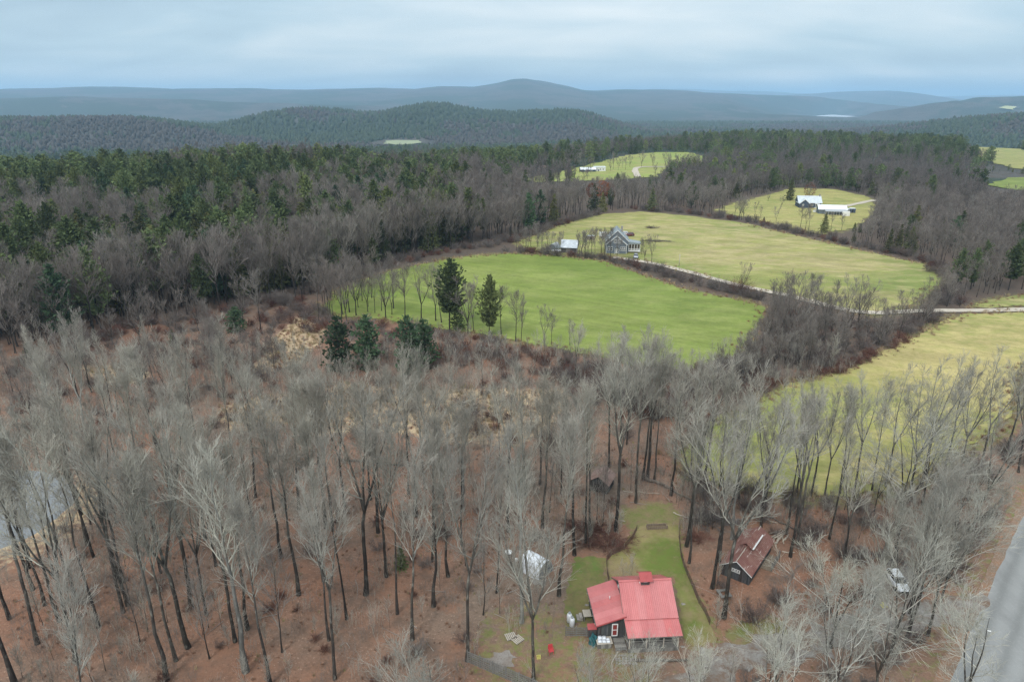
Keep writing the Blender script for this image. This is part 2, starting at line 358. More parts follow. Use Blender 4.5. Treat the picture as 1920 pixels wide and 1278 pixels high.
# ---------------------------------------------------------------- ground sheet
def build_ground():
    rs = [4.0]
    while rs[-1] < 27000: rs.append(rs[-1]*1.0205+.25)
    rs = np.array(rs); na = 460; az = np.linspace(math.radians(-72), math.radians(72), na)
    A, R = np.meshgrid(az, rs); x = np.sin(A)*R; y = np.cos(A)*R
    x = x.ravel(); y = y.ravel(); z = height(x, y)
    dp = dist_poly(POND, x, y); z = z - .9*sstep(-dp, -1.0, 2.5)
    dl = dist_poly(LAKE, x, y); z = np.where((y > 4200) & (y < 9000), np.minimum(z, -111+np.maximum(dl-70, 0)**1.35*.02), z)
    D = np.hypot(x, y); n1 = fbm(x, y, 14, 3, 3); n2 = fbm(x, y, 45, 8, 3)
    marsh = np.zeros(len(x))
    for m in MARSH: marsh = np.maximum(marsh, sstep(-dist_poly(m, x, y)+(n1-.5)*10, -2.5, 2.0))
    marsh = np.maximum(marsh, .8*sstep(-dp, -9, -1)*sstep(x, -75, -62))
    grass = np.zeros(len(x))
    for m in (GLADE, VERGE): grass = np.maximum(grass, .8*sstep(-dist_poly(m, x, y)+(n1-.5)*3, -1.2, 1.0))
    for m in (LAWN, GARDEN): grass = np.maximum(grass, .55*sstep(-dist_poly(m, x, y)+(n1-.5)*3, -1.5, .6))
    cabin_d = np.hypot(x-6, (y-56)*1.2)
    grass = np.maximum(grass, .5*sstep(-cabin_d+(n1-.5)*12, -13, -7))
    for m in FIELDS[:5]: grass = np.maximum(grass, .7*sstep(-dist_poly(m, x, y)+(n1-.5)*5, -4, 0))
    grass = np.maximum(grass, .45*sstep(-dist_line(ROAD, x, y)+(n2-.5)*10, -12, -3))
    far = sstep(D, 430, 620); pin = sstep(fbm(x, y, 420, 21, 5)+(fbm(x, y, 60, 4, 3)-.5)*.35, .42, .58)
    nr, ncol = A.shape
    i = np.arange((nr-1)*(ncol-1)); r0 = i//(ncol-1); c0 = i % (ncol-1); a = r0*ncol+c0
    faces = np.stack([a, a+1, a+ncol+1, a+ncol], 1)[:, ::-1]
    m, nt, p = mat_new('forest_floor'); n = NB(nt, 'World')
    litter = n.mix(n.rng(n.noise(.09, 4, .6), .38, .62), (.205,.12,.082), (.265,.135,.085))
    litter = n.mix(n.rng(n.noise(.03, 4, .6, off=(40,11,0)), .42, .62), litter, (.195,.15,.115))
    litter = n.mix(n.rng(n.noise(3.2, 3, .7), .58, .70, 0, .65), litter, (.50,.35,.26))
    litter = n.mix(n.rng(n.noise(4.6, 3, .7, off=(9,9,3)), .56, .68, 0, .7), litter, (.07,.045,.035))
    litter = n.mix(n.rng(n.noise(.7, 4, .7, off=(3,9,3)), .52, .70, 0, .6), litter, (.10,.07,.05))
    litter = n.mix(n.rng(n.noise(.16, 5, .7, off=(21,5,0)), .50, .64, 0, .75), litter, (.26,.135,.085))
    litter = n.mix(n.rng(n.noise(.21, 5, .7, off=(2,31,0)), .52, .66, 0, .7), litter, (.115,.085,.066))
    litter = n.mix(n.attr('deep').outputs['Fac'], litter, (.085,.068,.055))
    tan = n.mix(n.rng(n.noise(.5, 4, .65, (1,1.6,1)), .4, .62), (.50,.39,.245), (.30,.19,.125))
    gr = n.mix(n.rng(n.noise(.5, 4, .65), .38, .62), (.15,.17,.05), (.22,.17,.09))
    gr = n.mix(n.rng(n.noise(3.0, 3, .7), .52, .68, 0, .6), gr, (.13,.09,.055))
    at = n.attr('cover'); sp_ = nt.nodes.new('ShaderNodeSeparateColor'); nt.links.new(at.outputs['Color'], sp_.inputs[0])
    edge = n.rng(n.noise(.9, 4, .7), .3, .7, -.35, .35)
    mk = n.rng(n.math('ADD', sp_.outputs[0], edge), .35, .65); gk = n.rng(n.math('ADD', sp_.outputs[1], edge), .35, .65)
    c = n.mix(gk, litter, gr); c = n.mix(mk, c, tan)
    fk = n.rng(n.math('ADD', n.attr('wood').outputs['Fac'], n.rng(n.noise(.012, 5, .7), .3, .7, -.4, .4)), .3, .7)
    cf = n.mix(fk, (.085,.078,.070), (.036,.056,.036))
    cf = n.mix(n.rng(n.noise(.05, 4, .75), .45, .7, 0, .7), cf, (.045,.05,.04))
    cf = n.mix(n.rng(n.noise(.0035, 5, .7, off=(3,7,0)), .45, .6, 0, .6), cf, (.03,.042,.032))
    c = n.mix(sp_.outputs[2], c, cf)
    nt.links.new(c, p.inputs['Base Color'])
    h = n.math('ADD', n.noise(2.2, 4, .7), n.math('MULTIPLY', n.noise(.035, 5, .7), n.math('MULTIPLY', sp_.outputs[2], 60)))
    n.bump(p, h, .55, .35)
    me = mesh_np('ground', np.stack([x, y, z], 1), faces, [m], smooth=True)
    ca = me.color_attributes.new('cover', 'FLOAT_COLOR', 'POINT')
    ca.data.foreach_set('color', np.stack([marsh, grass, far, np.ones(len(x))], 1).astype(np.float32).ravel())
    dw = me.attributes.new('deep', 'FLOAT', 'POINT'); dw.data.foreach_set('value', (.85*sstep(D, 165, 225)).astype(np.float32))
    w = me.attributes.new('wood', 'FLOAT', 'POINT'); w.data.foreach_set('value', pin.astype(np.float32))
    tag(ob('ground', me), 'brown leaf-littered ground running out to wooded hills', kind='structure')
build_ground()

def sheet(name, poly, mat, off, cell, label, jag=0.6, seed=1):
    """a patch of ground cover with an uneven edge, laid a little above the ground sheet"""
    rng = np.random.RandomState(seed); pts = []; n = len(poly)
    for i in range(n):
        a = np.array(poly[i]); b = np.array(poly[(i+1) % n]); L = np.hypot(*(b-a)); k = max(1, int(L/(cell*.6)))
        nrm = np.array([-(b-a)[1], (b-a)[0]])/max(L, 1e-6)
        for j in range(k):
            t = j/k; pts.append(a+(b-a)*t + (nrm*rng.uniform(-jag, jag) if j else 0))
    pts = np.array(pts); lo = pts.min(0); hi = pts.max(0)
    gx, gy = np.meshgrid(np.arange(lo[0], hi[0], cell), np.arange(lo[1], hi[1], cell)); gx = gx.ravel(); gy = gy.ravel()
    gx = gx+rng.uniform(-.2, .2, gx.shape)*cell; gy = gy+rng.uniform(-.2, .2, gy.shape)*cell
    k = dist_poly(pts, gx, gy) < -cell*.35; inner = np.stack([gx[k], gy[k]], 1)
    co = [Vector(p) for p in pts]+[Vector(p) for p in inner]
    v, e, f, *_ = delaunay_2d_cdt(co, [], [list(range(len(pts)))], 1, 1e-5)
    v = np.array([(q.x, q.y) for q in v]); z = height(v[:, 0], v[:, 1])+off
    fl = []
    for t in f:
        a, b, c = (v[i] for i in t[:3])
        if (b[0]-a[0])*(c[1]-a[1])-(b[1]-a[1])*(c[0]-a[0]) < 0: t = t[::-1]
        fl.append(tuple(t))
    me = mesh_np(name, np.column_stack([v, z]), fl, [mat], smooth=True)
    dry = np.zeros(len(v))
    for bx, by, rx, ry, s in DRY: dry += s*np.exp(-(((v[:, 0]-bx)/rx)**2+((v[:, 1]-by)/ry)**2))
    at = me.attributes.new('dry', 'FLOAT', 'POINT'); at.data.foreach_set('value', dry.astype(np.float32))
    return tag(ob(name, me), label, kind='structure')
DRY = [(*G(px, py), rx, ry, s) for px, py, rx, ry, s in [(1330,480,16,16,.45),(1560,495,22,18,.4),(1230,430,30,25,.25),(1420,450,25,25,.2),(1700,530,20,12,-.35),(1450,525,22,12,-.25),(1240,465,14,10,-.35),
  (1750,690,26,16,.5),(1880,640,30,20,.35),(1860,720,18,12,.35),(1600,700,22,8,-.35),(1500,760,20,8,-.4),(1420,830,16,10,-.3),(1690,780,10,6,.25),(1630,880,8,5,.4),
  (1160,500,26,10,-.3),(1030,490,20,10,-.25),(1300,640,30,12,.2),(940,520,30,12,.15),(1160,1075,3.2,3.5,.45),(1262,1040,2.4,5,-.35),(1225,1040,2.5,5,-.4),(1320,1150,2.0,4,.3),(1300,1120,1.8,4,-.3),(1210,1000,4,3,.3),(1100,1060,3,4,-.2),(1090,1130,3,4,.35)]]
def m_field(name, a, b, c, big=.012, streak=(1, 1, 1), sc=.25, fine=(.3, .3, .1), mow=0.0):
    m, nt, p = mat_new(name); n = NB(nt, 'World')
    rt = nt.nodes.new('ShaderNodeMapping'); nt.links.new(n.co, rt.inputs[0]); rt.inputs['Rotation'].default_value = (0, 0, MOW_ANG); keep = n.co; n.co = rt.outputs[0]
    lines = n.noise(1.0, 4, .7, (.012, .42, .1)); n.co = keep
    x = n.mix(n.rng(n.math('ADD', n.noise(big, 5, .65), n.math('MULTIPLY', n.attr('dry').outputs['Fac'], .35)), .38, .62), a, b)
    x = n.mix(n.rng(n.math('ADD', n.noise(sc, 6, .7, streak, off=(5,3,0)), n.math('MULTIPLY', n.attr('dry').outputs['Fac'], .3)), .44, .68, 0, .9), x, c)
    x = n.mix(n.rng(n.noise(.8, 6, .8), .46, .66, 0, .6), x, fine)
    x = n.hsv(x, .5, 1, n.rng(n.noise(.07, 5, .7, streak), .3, .7, .80, 1.2))
    x = n.hsv(x, .5, 1, n.rng(lines, .38, .62, 1-mow, 1+mow))
    nt.links.new(x, p.inputs['Base Color']); n.bump(p, n.noise(2.5, 3, .7), .4, .2); return m
_q = GP([(900,520),(1400,600)]); MOW_ANG = -math.atan2(_q[1][1]-_q[0][1], _q[1][0]-_q[0][0])
mf_green = m_field('green_grass', (.142,.192,.038), (.186,.226,.05), (.24,.265,.08), .016, (.8, 1.4, 1), .09, (.12,.16,.03), .09)
mf_upper = m_field('meadow_grass', (.175,.22,.055), (.26,.26,.08), (.38,.32,.16), .016, (.8, 1.4, 1), .12, (.24,.20,.08), .10)
mf_right = m_field('dry_meadow_grass', (.21,.24,.065), (.31,.285,.10), (.41,.335,.15), .022, (.8, 1.3, 1), .22, (.22,.21,.06), .10)
mf_lawn = m_field('lawn_grass', (.125,.165,.035), (.25,.215,.09), (.25,.185,.11), .16, (1, 1, 1), .55, (.15,.12,.05))
mf_garden = m_field('garden_grass', (.10,.155,.035), (.16,.16,.05), (.19,.15,.07), .25, (1, 1, 1), .8, (.12,.10,.05))
sheet('green_field', F_GREEN, mf_green, .14, 5.0, 'bright green mown field in the middle of the view', 1.2, 2)
sheet('upper_meadow', F_UPPER, mf_upper, .16, 6.0, 'yellow-green sloping meadow behind the grey farmhouse', 1.5, 3)
sheet('right_meadow', F_RIGHT, mf_right, .14, 4.5, 'dry yellow meadow on the right below the gravel track', 1.0, 4)
sheet('road_meadow', F_STRIP, mf_upper, .14, 5, 'narrow green meadow above the gravel track at right', 1.2, 5)
sheet('farm_meadow', F_FARM, mf_right, .18, 7, 'pale grass around the second farmhouse and white barn', 2, 6)
sheet('top_field', F_TOP, m_field('far_grass', (.19,.27,.05), (.25,.27,.07), (.30,.25,.12), .02, (1,1.5,1), .1), .4, 12, 'distant green field behind the white building', 3, 7)
sheet('hillside_field', F_EAST, mf_upper, .5, 12, 'distant rounded green field at the right edge', 3, 8)
sheet('lower_hillside_field', F_EAST2, mf_green, .5, 12, 'green field below the rounded one at the right edge', 3, 9)
sheet('valley_field', F_VALLEY, m_simple('pale_green_field', (.25,.28,.17), .9, .1, .01), 3.0, 25, 'pale field in the far valley beyond the pines', 5, 10)
sheet('mountain_field', F_HILL, m_simple('hill_field', (.40,.42,.22), .9, .1, .01), 9.0, 60, 'small pale clearing on the right far hill', 9, 11)
sheet('lawn', LAWN, mf_lawn, .030, .9, 'patchy green lawn inside the low wire fence behind the cabin', .28, 12)
sheet('garden', GARDEN, mf_garden, .026, .8, 'rough dark green grass left of the cabin', .35, 13)

# water
def m_water(name, col, rough):
    m, nt, p = mat_new(name); n = NB(nt, 'World'); p.inputs['Base Color'].default_value = col+(1,)
    p.inputs['Roughness'].default_value = rough; p.inputs['Specular IOR Level'].default_value = .9; p.inputs['IOR'].default_value = 1.45
    n.bump(p, n.noise(1.5, 3, .6), .05, .02); return m
pm = ob('pond', mesh_np('pond', np.column_stack([POND[::-1], np.full(len(POND), -.30)]), [tuple(range(len(POND)))], [m_water('pond_water', (.15,.16,.165), .16)]))
if pm.data.polygons[0].normal.z < 0: pm.data.flip_normals()
tag(pm, 'still grey pond at the left edge of the woods', kind='structure')
lk = ob('lake', mesh_np('lake', np.column_stack([LAKE, np.full(len(LAKE), -108.5)]), [tuple(range(len(LAKE)))], [m_water('lake_water', (.5,.55,.58), .25)]))
if lk.data.polygons[0].normal.z < 0: lk.data.flip_normals()
tag(lk, 'bright sliver of lake in the far valley', kind='structure')

# roads
def strip(name, pl, w, mat, off, label, step=2.0, wob=.0, seed=1, wide=None):
    rng = np.random.RandomState(seed); pl = np.array(pl); pts = []
    for a, b in zip(pl[:-1], pl[1:]):
        k = max(1, int(np.hypot(*(b-a))/step)); pts += [a+(b-a)*j/k for j in range(k)]
    pts.append(pl[-1]); P = np.array(pts)
    for _ in range(int(8)):
        Q = P.copy(); Q[1:-1] = (P[:-2]+P[1:-1]*2+P[2:])/4; P = Q
    T = np.gradient(P, axis=0); T /= np.linalg.norm(T, axis=1)[:, None]; Nn = np.stack([-T[:, 1], T[:, 0]], 1)
    cols = 5; V = []; n = len(P); wl = w/2+rng.uniform(-wob, wob, n); wr = w/2+rng.uniform(-wob, wob, n)
    for j in range(cols):
        t = j/(cols-1); off2 = (-wl)*(1-t)+wr*t; V.append(P+Nn*off2[:, None])
    V = np.stack(V, 1); xy = V.reshape(-1, 2); z = height(xy[:, 0], xy[:, 1])+off
    z = z+np.tile(np.array([0, .6, 1, .6, 0])*.02*w/3, n)
    i = np.arange((n-1)*(cols-1)); r0 = i//(cols-1); c0 = i % (cols-1); a = r0*cols+c0
    F = np.stack([a, a+1, a+cols+1, a+cols], 1)
    me = mesh_np(name, np.column_stack([xy, z]), F, [mat], smooth=True)
    if me.polygons[0].normal.z < 0: me.flip_normals()
    lat = me.attributes.new('across', 'FLOAT', 'POINT'); lat.data.foreach_set('value', np.tile(np.linspace(-1, 1, cols), n).astype(np.float32))
    return tag(ob(name, me), label, kind='structure')
def m_asphalt():
    m, nt, p = mat_new('worn_asphalt'); n = NB(nt, 'World'); a = n.attr('across').outputs['Fac']
    ruts = n.math('ABSOLUTE', n.math('SINE', n.math('MULTIPLY', a, 4.6)))
    c = n.mix(n.rng(ruts, .2, 1, 0, 1), (.20,.205,.20), (.27,.275,.27))
    c = n.mix(n.rng(n.noise(.35, 4, .6, (1,.3,1)), .45, .7, 0, .5), c, (.17,.172,.17))
    c = n.mix(n.rng(n.noise(4, 4, .7), .5, .7, 0, .25), c, (.36,.36,.35))
    nt.links.new(c, p.inputs['Base Color']); n.bump(p, n.noise(12, 3, .7), .3, .02); return m
def m_gravel(name, a, b, c, leaf=None):
    m, nt, p = mat_new(name); n = NB(nt, 'World')
    x = n.mix(n.rng(n.noise(.6, 4, .65), .38, .62), a, b); x = n.mix(n.rng(n.noise(5, 4, .7), .5, .68, 0, .7), x, c)
    if leaf: x = n.mix(n.rng(n.noise(.45, 6, .75, off=(7,2,0)), .46, .58), x, leaf)
    nt.links.new(x, p.inputs['Base Color']); n.bump(p, n.noise(6, 3, .7), .5, .05); return m
def m_track():
    m = m_gravel('track_gravel', (.42,.37,.30), (.50,.45,.38), (.34,.29,.22)); return m
strip('road', ROAD, 7.0, m_asphalt(), .06, 'grey worn asphalt road at the bottom right', 2, .12, 1)
strip('road_shoulder', ROAD, 9.4, m_gravel('shoulder_gravel', (.19,.14,.10), (.26,.15,.09), (.34,.30,.27)), .035, 'leaf-strewn gravel shoulder along the asphalt road', 2, .35, 2)
strip('gravel_track', TRACK, 3.2, m_track(), .24, 'pale gravel track crossing between the meadows', 3, .25, 3)
strip('farm_track', FARM_TRACK, 3.5, m_track(), .34, 'pale track leading to the white barn', 5, .3, 4)
strip('hill_track', TOP_TRACK, 5, m_track(), .7, 'short pale track in the distant top field', 6, .4, 5)
mdr = m_gravel('driveway_gravel', (.20,.18,.16), (.28,.265,.245), (.15,.115,.09), (.165,.115,.085))
strip('driveway', DRIVE, 3.9, mdr, .045, 'grey gravel driveway leading from the road past the cabin', .8, .9, 6)
sheet('parking_area', PARK, mdr, .037, 1.2, 'grey gravel parking patch around the white car', .7, 14)
sheet('bare_patch', GP([(905,1240),(925,1222),(955,1218),(970,1232),(955,1250),(925,1256)]), m_gravel('ash_gravel', (.21,.18,.155), (.26,.24,.22), (.12,.09,.07)), .03, .6, 'grey bare patch of gravel beside the slat fence', .5, 15)
# ---------------------------------------------------------------- tree geometry (numpy)
def tube_batch(P, R, sides):
    """P (M,N,3) polylines, R (M,N) radii -> verts, quads"""
    M_, N_, _ = P.shape
    d = P[:, -1]-P[:, 0]; d /= np.linalg.norm(d, axis=1)[:, None]+1e-9
    ref = np.where(np.abs(d[:, 2:3]) < .9, np.array([[0, 0, 1.]]), np.array([[1., 0, 0]]))
    a = np.cross(d, ref); a /= np.linalg.norm(a, axis=1)[:, None]+1e-9; b = np.cross(d, a)
    t = np.arange(sides)*2*math.pi/sides; c, s = np.cos(t), np.sin(t)
    off = a[:, None, None, :]*c[None, None, :, None]+b[:, None, None, :]*s[None, None, :, None]
    V = P[:, :, None, :]+off*R[:, :, None, None]
    idx = np.arange(M_*N_*sides).reshape(M_, N_, sides); nx = np.roll(idx, -1, axis=2)
    F = np.stack([idx[:, :-1], nx[:, :-1], nx[:, 1:], idx[:, 1:]], -1).reshape(-1, 4)
    return V.reshape(-1, 3), F[:, ::-1]
def join(parts):
    V, F, n = [], [], 0
    for v, f in parts: V.append(v); F.append(f+n); n += len(v)
    return np.concatenate(V), np.concatenate(F)
def sample(P, R, t):
    """points and radii on polylines at parameters t (M,K)"""
    M_, N_, _ = P.shape; q = t*(N_-1); i = np.clip(q.astype(int), 0, N_-2); f = (q-i)[..., None]; m = np.arange(M_)[:, None]
    p = P[m, i]*(1-f)+P[m, i+1]*f; r = R[m, i]*(1-f[..., 0])+R[m, i+1]*f[..., 0]
    d = P[m, i+1]-P[m, i]; d /= np.linalg.norm(d, axis=-1)[..., None]+1e-9
    return p, r, d
def grow(rng, p, d, L, r0, r1, N_, up, wob, kink=0.0):
    """curved polylines from points p (M,3) in directions d, lengths L"""
    M_ = len(p); P = np.zeros((M_, N_, 3)); P[:, 0] = p; d = d.copy(); st = (L/(N_-1))[:, None]
    for k in range(1, N_):
        d = d+rng.normal(0, wob, (M_, 3)); d[:, 2] += up; d /= np.linalg.norm(d, axis=1)[:, None]; P[:, k] = P[:, k-1]+d*st
    t = np.linspace(0, 1, N_)[None, :]; r0 = np.broadcast_to(r0, (M_,)); R = r0[:, None]*(1-t)+r1*t
    return P, R
def side_dirs(rng, d, ang):
    """directions turned away from d by ang around a random azimuth"""
    M_ = len(d); rnd = rng.normal(0, 1, (M_, 3)); a = np.cross(d, rnd); a /= np.linalg.norm(a, axis=1)[:, None]+1e-9
    return d*np.cos(ang)[:, None]+a*np.sin(ang)[:, None]
def bare_tree(seed, H=24., base=.42, spread=.26, n=(18, 7, 7, 2), tw=.016, tilt=.45, leaders=1, fork=.4, lean=.02, up=.13, r0=None, low=.0, thick=1.0, tl=1.0):
    """returns (trunk geometry, crown geometry)"""
    rng = np.random.RandomState(seed); r0 = r0 or H*.0095*thick; Nt = 9
    z = np.linspace(0, 1, Nt); ph = rng.uniform(0, 6.28); wx = np.cumsum(rng.normal(0, .010, Nt))*H*.5+z*lean*H*math.cos(ph); wy = np.cumsum(rng.normal(0, .010, Nt))*H*.5+z*lean*H*math.sin(ph)
    wx -= wx[0]; wy -= wy[0]
    if leaders == 1:
        T = np.stack([wx, wy, z*H*.97], 1)[None]; TR = (r0*(1-z*.93)*(1+.5*np.exp(-z*22)))[None]; S, SR = T, TR; tb = base
        trunk = tube_batch(T, TR, 8)
    else:
        zf = z*fork; T = np.stack([wx*fork, wy*fork, zf*H], 1)[None]; TR = (r0*(1-z*.25)*(1+.5*np.exp(-z*10)))[None]
        trunk0 = tube_batch(T, TR, 8); top = T[:, -1]
        az = rng.uniform(0, 6.28)+np.arange(leaders)*6.283/leaders+rng.normal(0, .3, leaders); an = rng.uniform(.16, .38, leaders)
        d = np.stack([np.cos(az)*np.sin(an), np.sin(az)*np.sin(an), np.cos(an)], 1)
        L = H*(1-fork)*rng.uniform(.86, 1.02, leaders)
        S, SR = grow(rng, np.repeat(top, leaders, 0), d, L, r0*.62, .02, 8, .05, .05)
        trunk = join([trunk0, tube_batch(S, SR, 6)]); tb = max(0.08, (base-fork)/(1-fork)) if base > fork else .08
    # level 1 limbs
    m = S.shape[0]; k = max(3, n[0]//m); t = tb+(1-tb)*((np.arange(k)+rng.uniform(0, 1, (m, k)))/k)**.9*.97
    p, r, d = sample(S, SR, t); p = p.reshape(-1, 3); r = r.ravel(); d = d.reshape(-1, 3); tt = ((t-tb)/(1-tb)).ravel()
    ang = tilt*rng.uniform(.75, 1.35, len(p))*(1.25-.6*tt)
    d1 = side_dirs(rng, d, ang); d1[:, 2] = np.abs(d1[:, 2])*.9+.12; d1 /= np.linalg.norm(d1, axis=1)[:, None]
    prof = np.clip(1.15-.75*tt, .3, 1)*np.clip(.55+tt*2.2, 0, 1)
    L1 = H*spread*prof*rng.uniform(.5, 1.35, len(p))*(1.25 if leaders == 1 else .95)
    P1, R1 = grow(rng, p, d1, L1, np.minimum(r*.6, .12*thick), .016, 6, up, .11)
    limbs = [tube_batch(P1, R1*1.1, 4)]; parts = []
    # level 2
    k = n[1]; t = .18+.80*(np.arange(k)+rng.uniform(0, 1, (len(P1), k)))/k; p, r, d = sample(P1, R1, t)
    p = p.reshape(-1, 3); r = r.ravel(); d = d.reshape(-1, 3); L2 = (np.repeat(L1, k)*.46*(1.15-t.ravel()*.6)+.5)*rng.uniform(.7, 1.25, len(p))
    d2 = side_dirs(rng, d, rng.uniform(.45, .85, len(p))); d2[:, 2] += .12
    P2, R2 = grow(rng, p, d2, L2, np.minimum(r*.65, .04), max(.012, tw*.9), 4, up*.8, .10)
    limbs.append(tube_batch(P2, R2, 3))
    # level 3
    k = n[2]; t = .15+.85*(np.arange(k)+rng.uniform(0, 1, (len(P2), k)))/k; p, r, d = sample(P2, R2, np.minimum(t, .999))
    p = p.reshape(-1, 3); d = d.reshape(-1, 3); L3 = np.clip(np.repeat(L2, k)*.5, .5, 1.7)*rng.uniform(.6, 1.3, len(p))*tl
    d3 = side_dirs(rng, d, rng.uniform(.3, .75, len(p))); d3[:, 2] += .18
    P3, R3 = grow(rng, p, d3, L3, tw, tw*.6, 3, up, .10)
    parts.append(tube_batch(P3, R3, 3))
    if n[3]:
        k = n[3]; t = rng.uniform(.2, .9, (len(P3), k)); p, r, d = sample(P3, R3, t); p = p.reshape(-1, 3); d = d.reshape(-1, 3)
        d4 = side_dirs(rng, d, rng.uniform(.3, .7, len(p))); P4, R4 = grow(rng, p, d4, rng.uniform(.35, .85, len(p))*tl, tw*.75, tw*.5, 2, .1, .05)
        parts.append(tube_batch(P4, R4, 3))
    return trunk, join(limbs), join(parts)
def bush_geo(seed, H=2.6, W=1.8, stems=26, k2=6, k3=3, tw=.013, arch=-.03):
    rng = np.random.RandomState(seed); az = rng.uniform(0, 6.28, stems); an = rng.uniform(.05, 1.0, stems)
    p = np.stack([np.cos(az)*rng.uniform(0, W*.3, stems), np.sin(az)*rng.uniform(0, W*.3, stems), np.zeros(stems)], 1)
    d = np.stack([np.cos(az)*np.sin(an), np.sin(az)*np.sin(an), np.cos(an)], 1); L = H*rng.uniform(.6, 1.1, stems)
    P1, R1 = grow(rng, p, d, L, .028, .012, 5, arch, .13); parts = [tube_batch(P1, R1, 3)]
    t = rng.uniform(.2, 1, (stems, k2))*.99; q, r, dd = sample(P1, R1, t); q = q.reshape(-1, 3); dd = dd.reshape(-1, 3)
    P2, R2 = grow(rng, q, side_dirs(rng, dd, rng.uniform(.3, .9, len(q))), rng.uniform(.5, 1.3, len(q))*H/2.6, .014, tw*.7, 3, .06, .14); parts.append(tube_batch(P2, R2, 3))
    t = rng.uniform(.2, .95, (len(P2), k3)); q, r, dd = sample(P2, R2, t); q = q.reshape(-1, 3); dd = dd.reshape(-1, 3)
    P3, R3 = grow(rng, q, side_dirs(rng, dd, rng.uniform(.3, .9, len(q))), rng.uniform(.3, .7, len(q))*H/2.6, tw, tw*.6, 2, .05, .1); parts.append(tube_batch(P3, R3, 3))
    return join(parts)
def tri_tufts(rng, c, d, size, n_per, flat=.35):
    """needle sprays: n_per thin triangles fanned round direction d at each centre c"""
    M_ = len(c); c = np.repeat(c, n_per, 0); d = np.repeat(d, n_per, 0); s = np.repeat(size, n_per)*rng.uniform(.6, 1.35, M_*n_per)
    dd = d+rng.normal(0, .55, d.shape)*np.array([1, 1, flat]); dd /= np.linalg.norm(dd, axis=1)[:, None]+1e-9
    rn = rng.normal(0, 1, dd.shape)*np.array([1, 1, .5]); a = np.cross(dd, rn); a /= np.linalg.norm(a, axis=1)[:, None]+1e-9
    w = (s*rng.uniform(.22, .4, len(s)))[:, None]; c0 = c-dd*(s*.3)[:, None]+rng.normal(0, .08, c.shape)*s[:, None]
    V = np.stack([c0-a*w, c0+a*w, c0+dd*s[:, None]], 1).reshape(-1, 3)
    return V, np.arange(len(V)).reshape(-1, 3)
def conifer(seed, H=22., base=.25, W=4.2, whorls=22, per=7, el=6, size=.7, npt=3, shape='pine', droop=-.05, gap=.0):
    rng = np.random.RandomState(seed); z = np.linspace(0, 1, 7)
    T = np.stack([np.cumsum(rng.normal(0, .05, 7)), np.cumsum(rng.normal(0, .05, 7)), z*H*.99], 1)[None]; T[0, :, :2] -= T[0, 0, :2]
    TR = (H*.0105*(1-z*.95))[None]; tr = tube_batch(T, TR, 7)
    t = base+(1-base)*np.linspace(0, .985, whorls); C, Dv, S = [], [], []; br = []
    for w, tw in enumerate(t):
        u = (tw-base)/(1-base)
        if shape == 'pine': rad = W*(math.sin(math.pi*min(1, .16+u*.80))**.75)*(1-.28*u)*rng.uniform(.72, 1.2)
        elif shape == 'round': rad = W*math.sqrt(max(.02, 1-(u*1.02-.35)**2/.47))*rng.uniform(.85, 1.12)
        else: rad = W*(1-u)**.80*rng.uniform(.85, 1.15)+.25
        m = max(4, int(per*(rad/W*.6+.5))); az = rng.uniform(0, 6.28)+np.arange(m)*6.283/m+rng.normal(0, .25, m)
        L = rad*rng.uniform(.62, 1.12, m); p, _, _ = sample(T, TR, np.full((1, m), tw)); p = p[0]+np.array([0, 0, 1.])*rng.uniform(-.35, .35, m)[:, None]*H/whorls
        el0 = (.35 if shape == 'pine' else .05)+rng.normal(0, .12, m)+u*.5
        d = np.stack([np.cos(az)*np.cos(el0), np.sin(az)*np.cos(el0), np.sin(el0)], 1)
        P, R = grow(rng, p, d, L, .05, .02, 4, droop if shape != 'pine' else .03, .08); br.append((P, R))
        ts = np.linspace(.30 if u < .8 else .1, 1, el)[None].repeat(m, 0)**.85; q, _, dd = sample(P, R, np.minimum(ts+rng.uniform(-.05, .05, ts.shape), .999).clip(0))
        lat = rng.normal(0, 1, q.shape)*np.array([1, 1, .25])*(L[:, None, None]*.15+.12)
        C.append((q+lat).reshape(-1, 3)); Dv.append(dd.reshape(-1, 3)+np.array([0, 0, .12 if shape == 'pine' else -.1])); S.append(np.full(q.shape[0]*q.shape[1], size*(1-.35*u)))
    P = np.concatenate([b[0] for b in br]); R = np.concatenate([b[1] for b in br]); bv, bf = tube_batch(P, R, 3)
    bf3 = np.concatenate([bf[:, [0, 1, 2]], bf[:, [0, 2, 3]]])
    fv, ff = tri_tufts(rng, np.concatenate(C), np.concatenate(Dv), np.concatenate(S), npt)
    return tr, (bv, bf3), (fv, ff)

def crown_mesh(lim, twg, ma, mb):
    V = np.concatenate([lim[0], twg[0]]); F = np.concatenate([lim[1], twg[1]+len(lim[0])])
    return mesh_np('crown', V, F, [ma, mb], midx=np.concatenate([np.zeros(len(lim[1])), np.ones(len(twg[1]))]))
def two_mats(name, a, b, ma, mb):
    """one mesh from trunk geometry a and crown geometry b (quads or triangles)"""
    def tri(f): return f if f.shape[1] == 3 else np.concatenate([f[:, [0, 1, 2]], f[:, [0, 2, 3]]])
    fa, fb = tri(a[1]), tri(b[1]); V = np.concatenate([a[0], b[0]]); F = np.concatenate([fa, fb+len(a[0])])
    return mesh_np(name, V, F, [ma, mb], midx=np.concatenate([np.zeros(len(fa)), np.ones(len(fb))]))

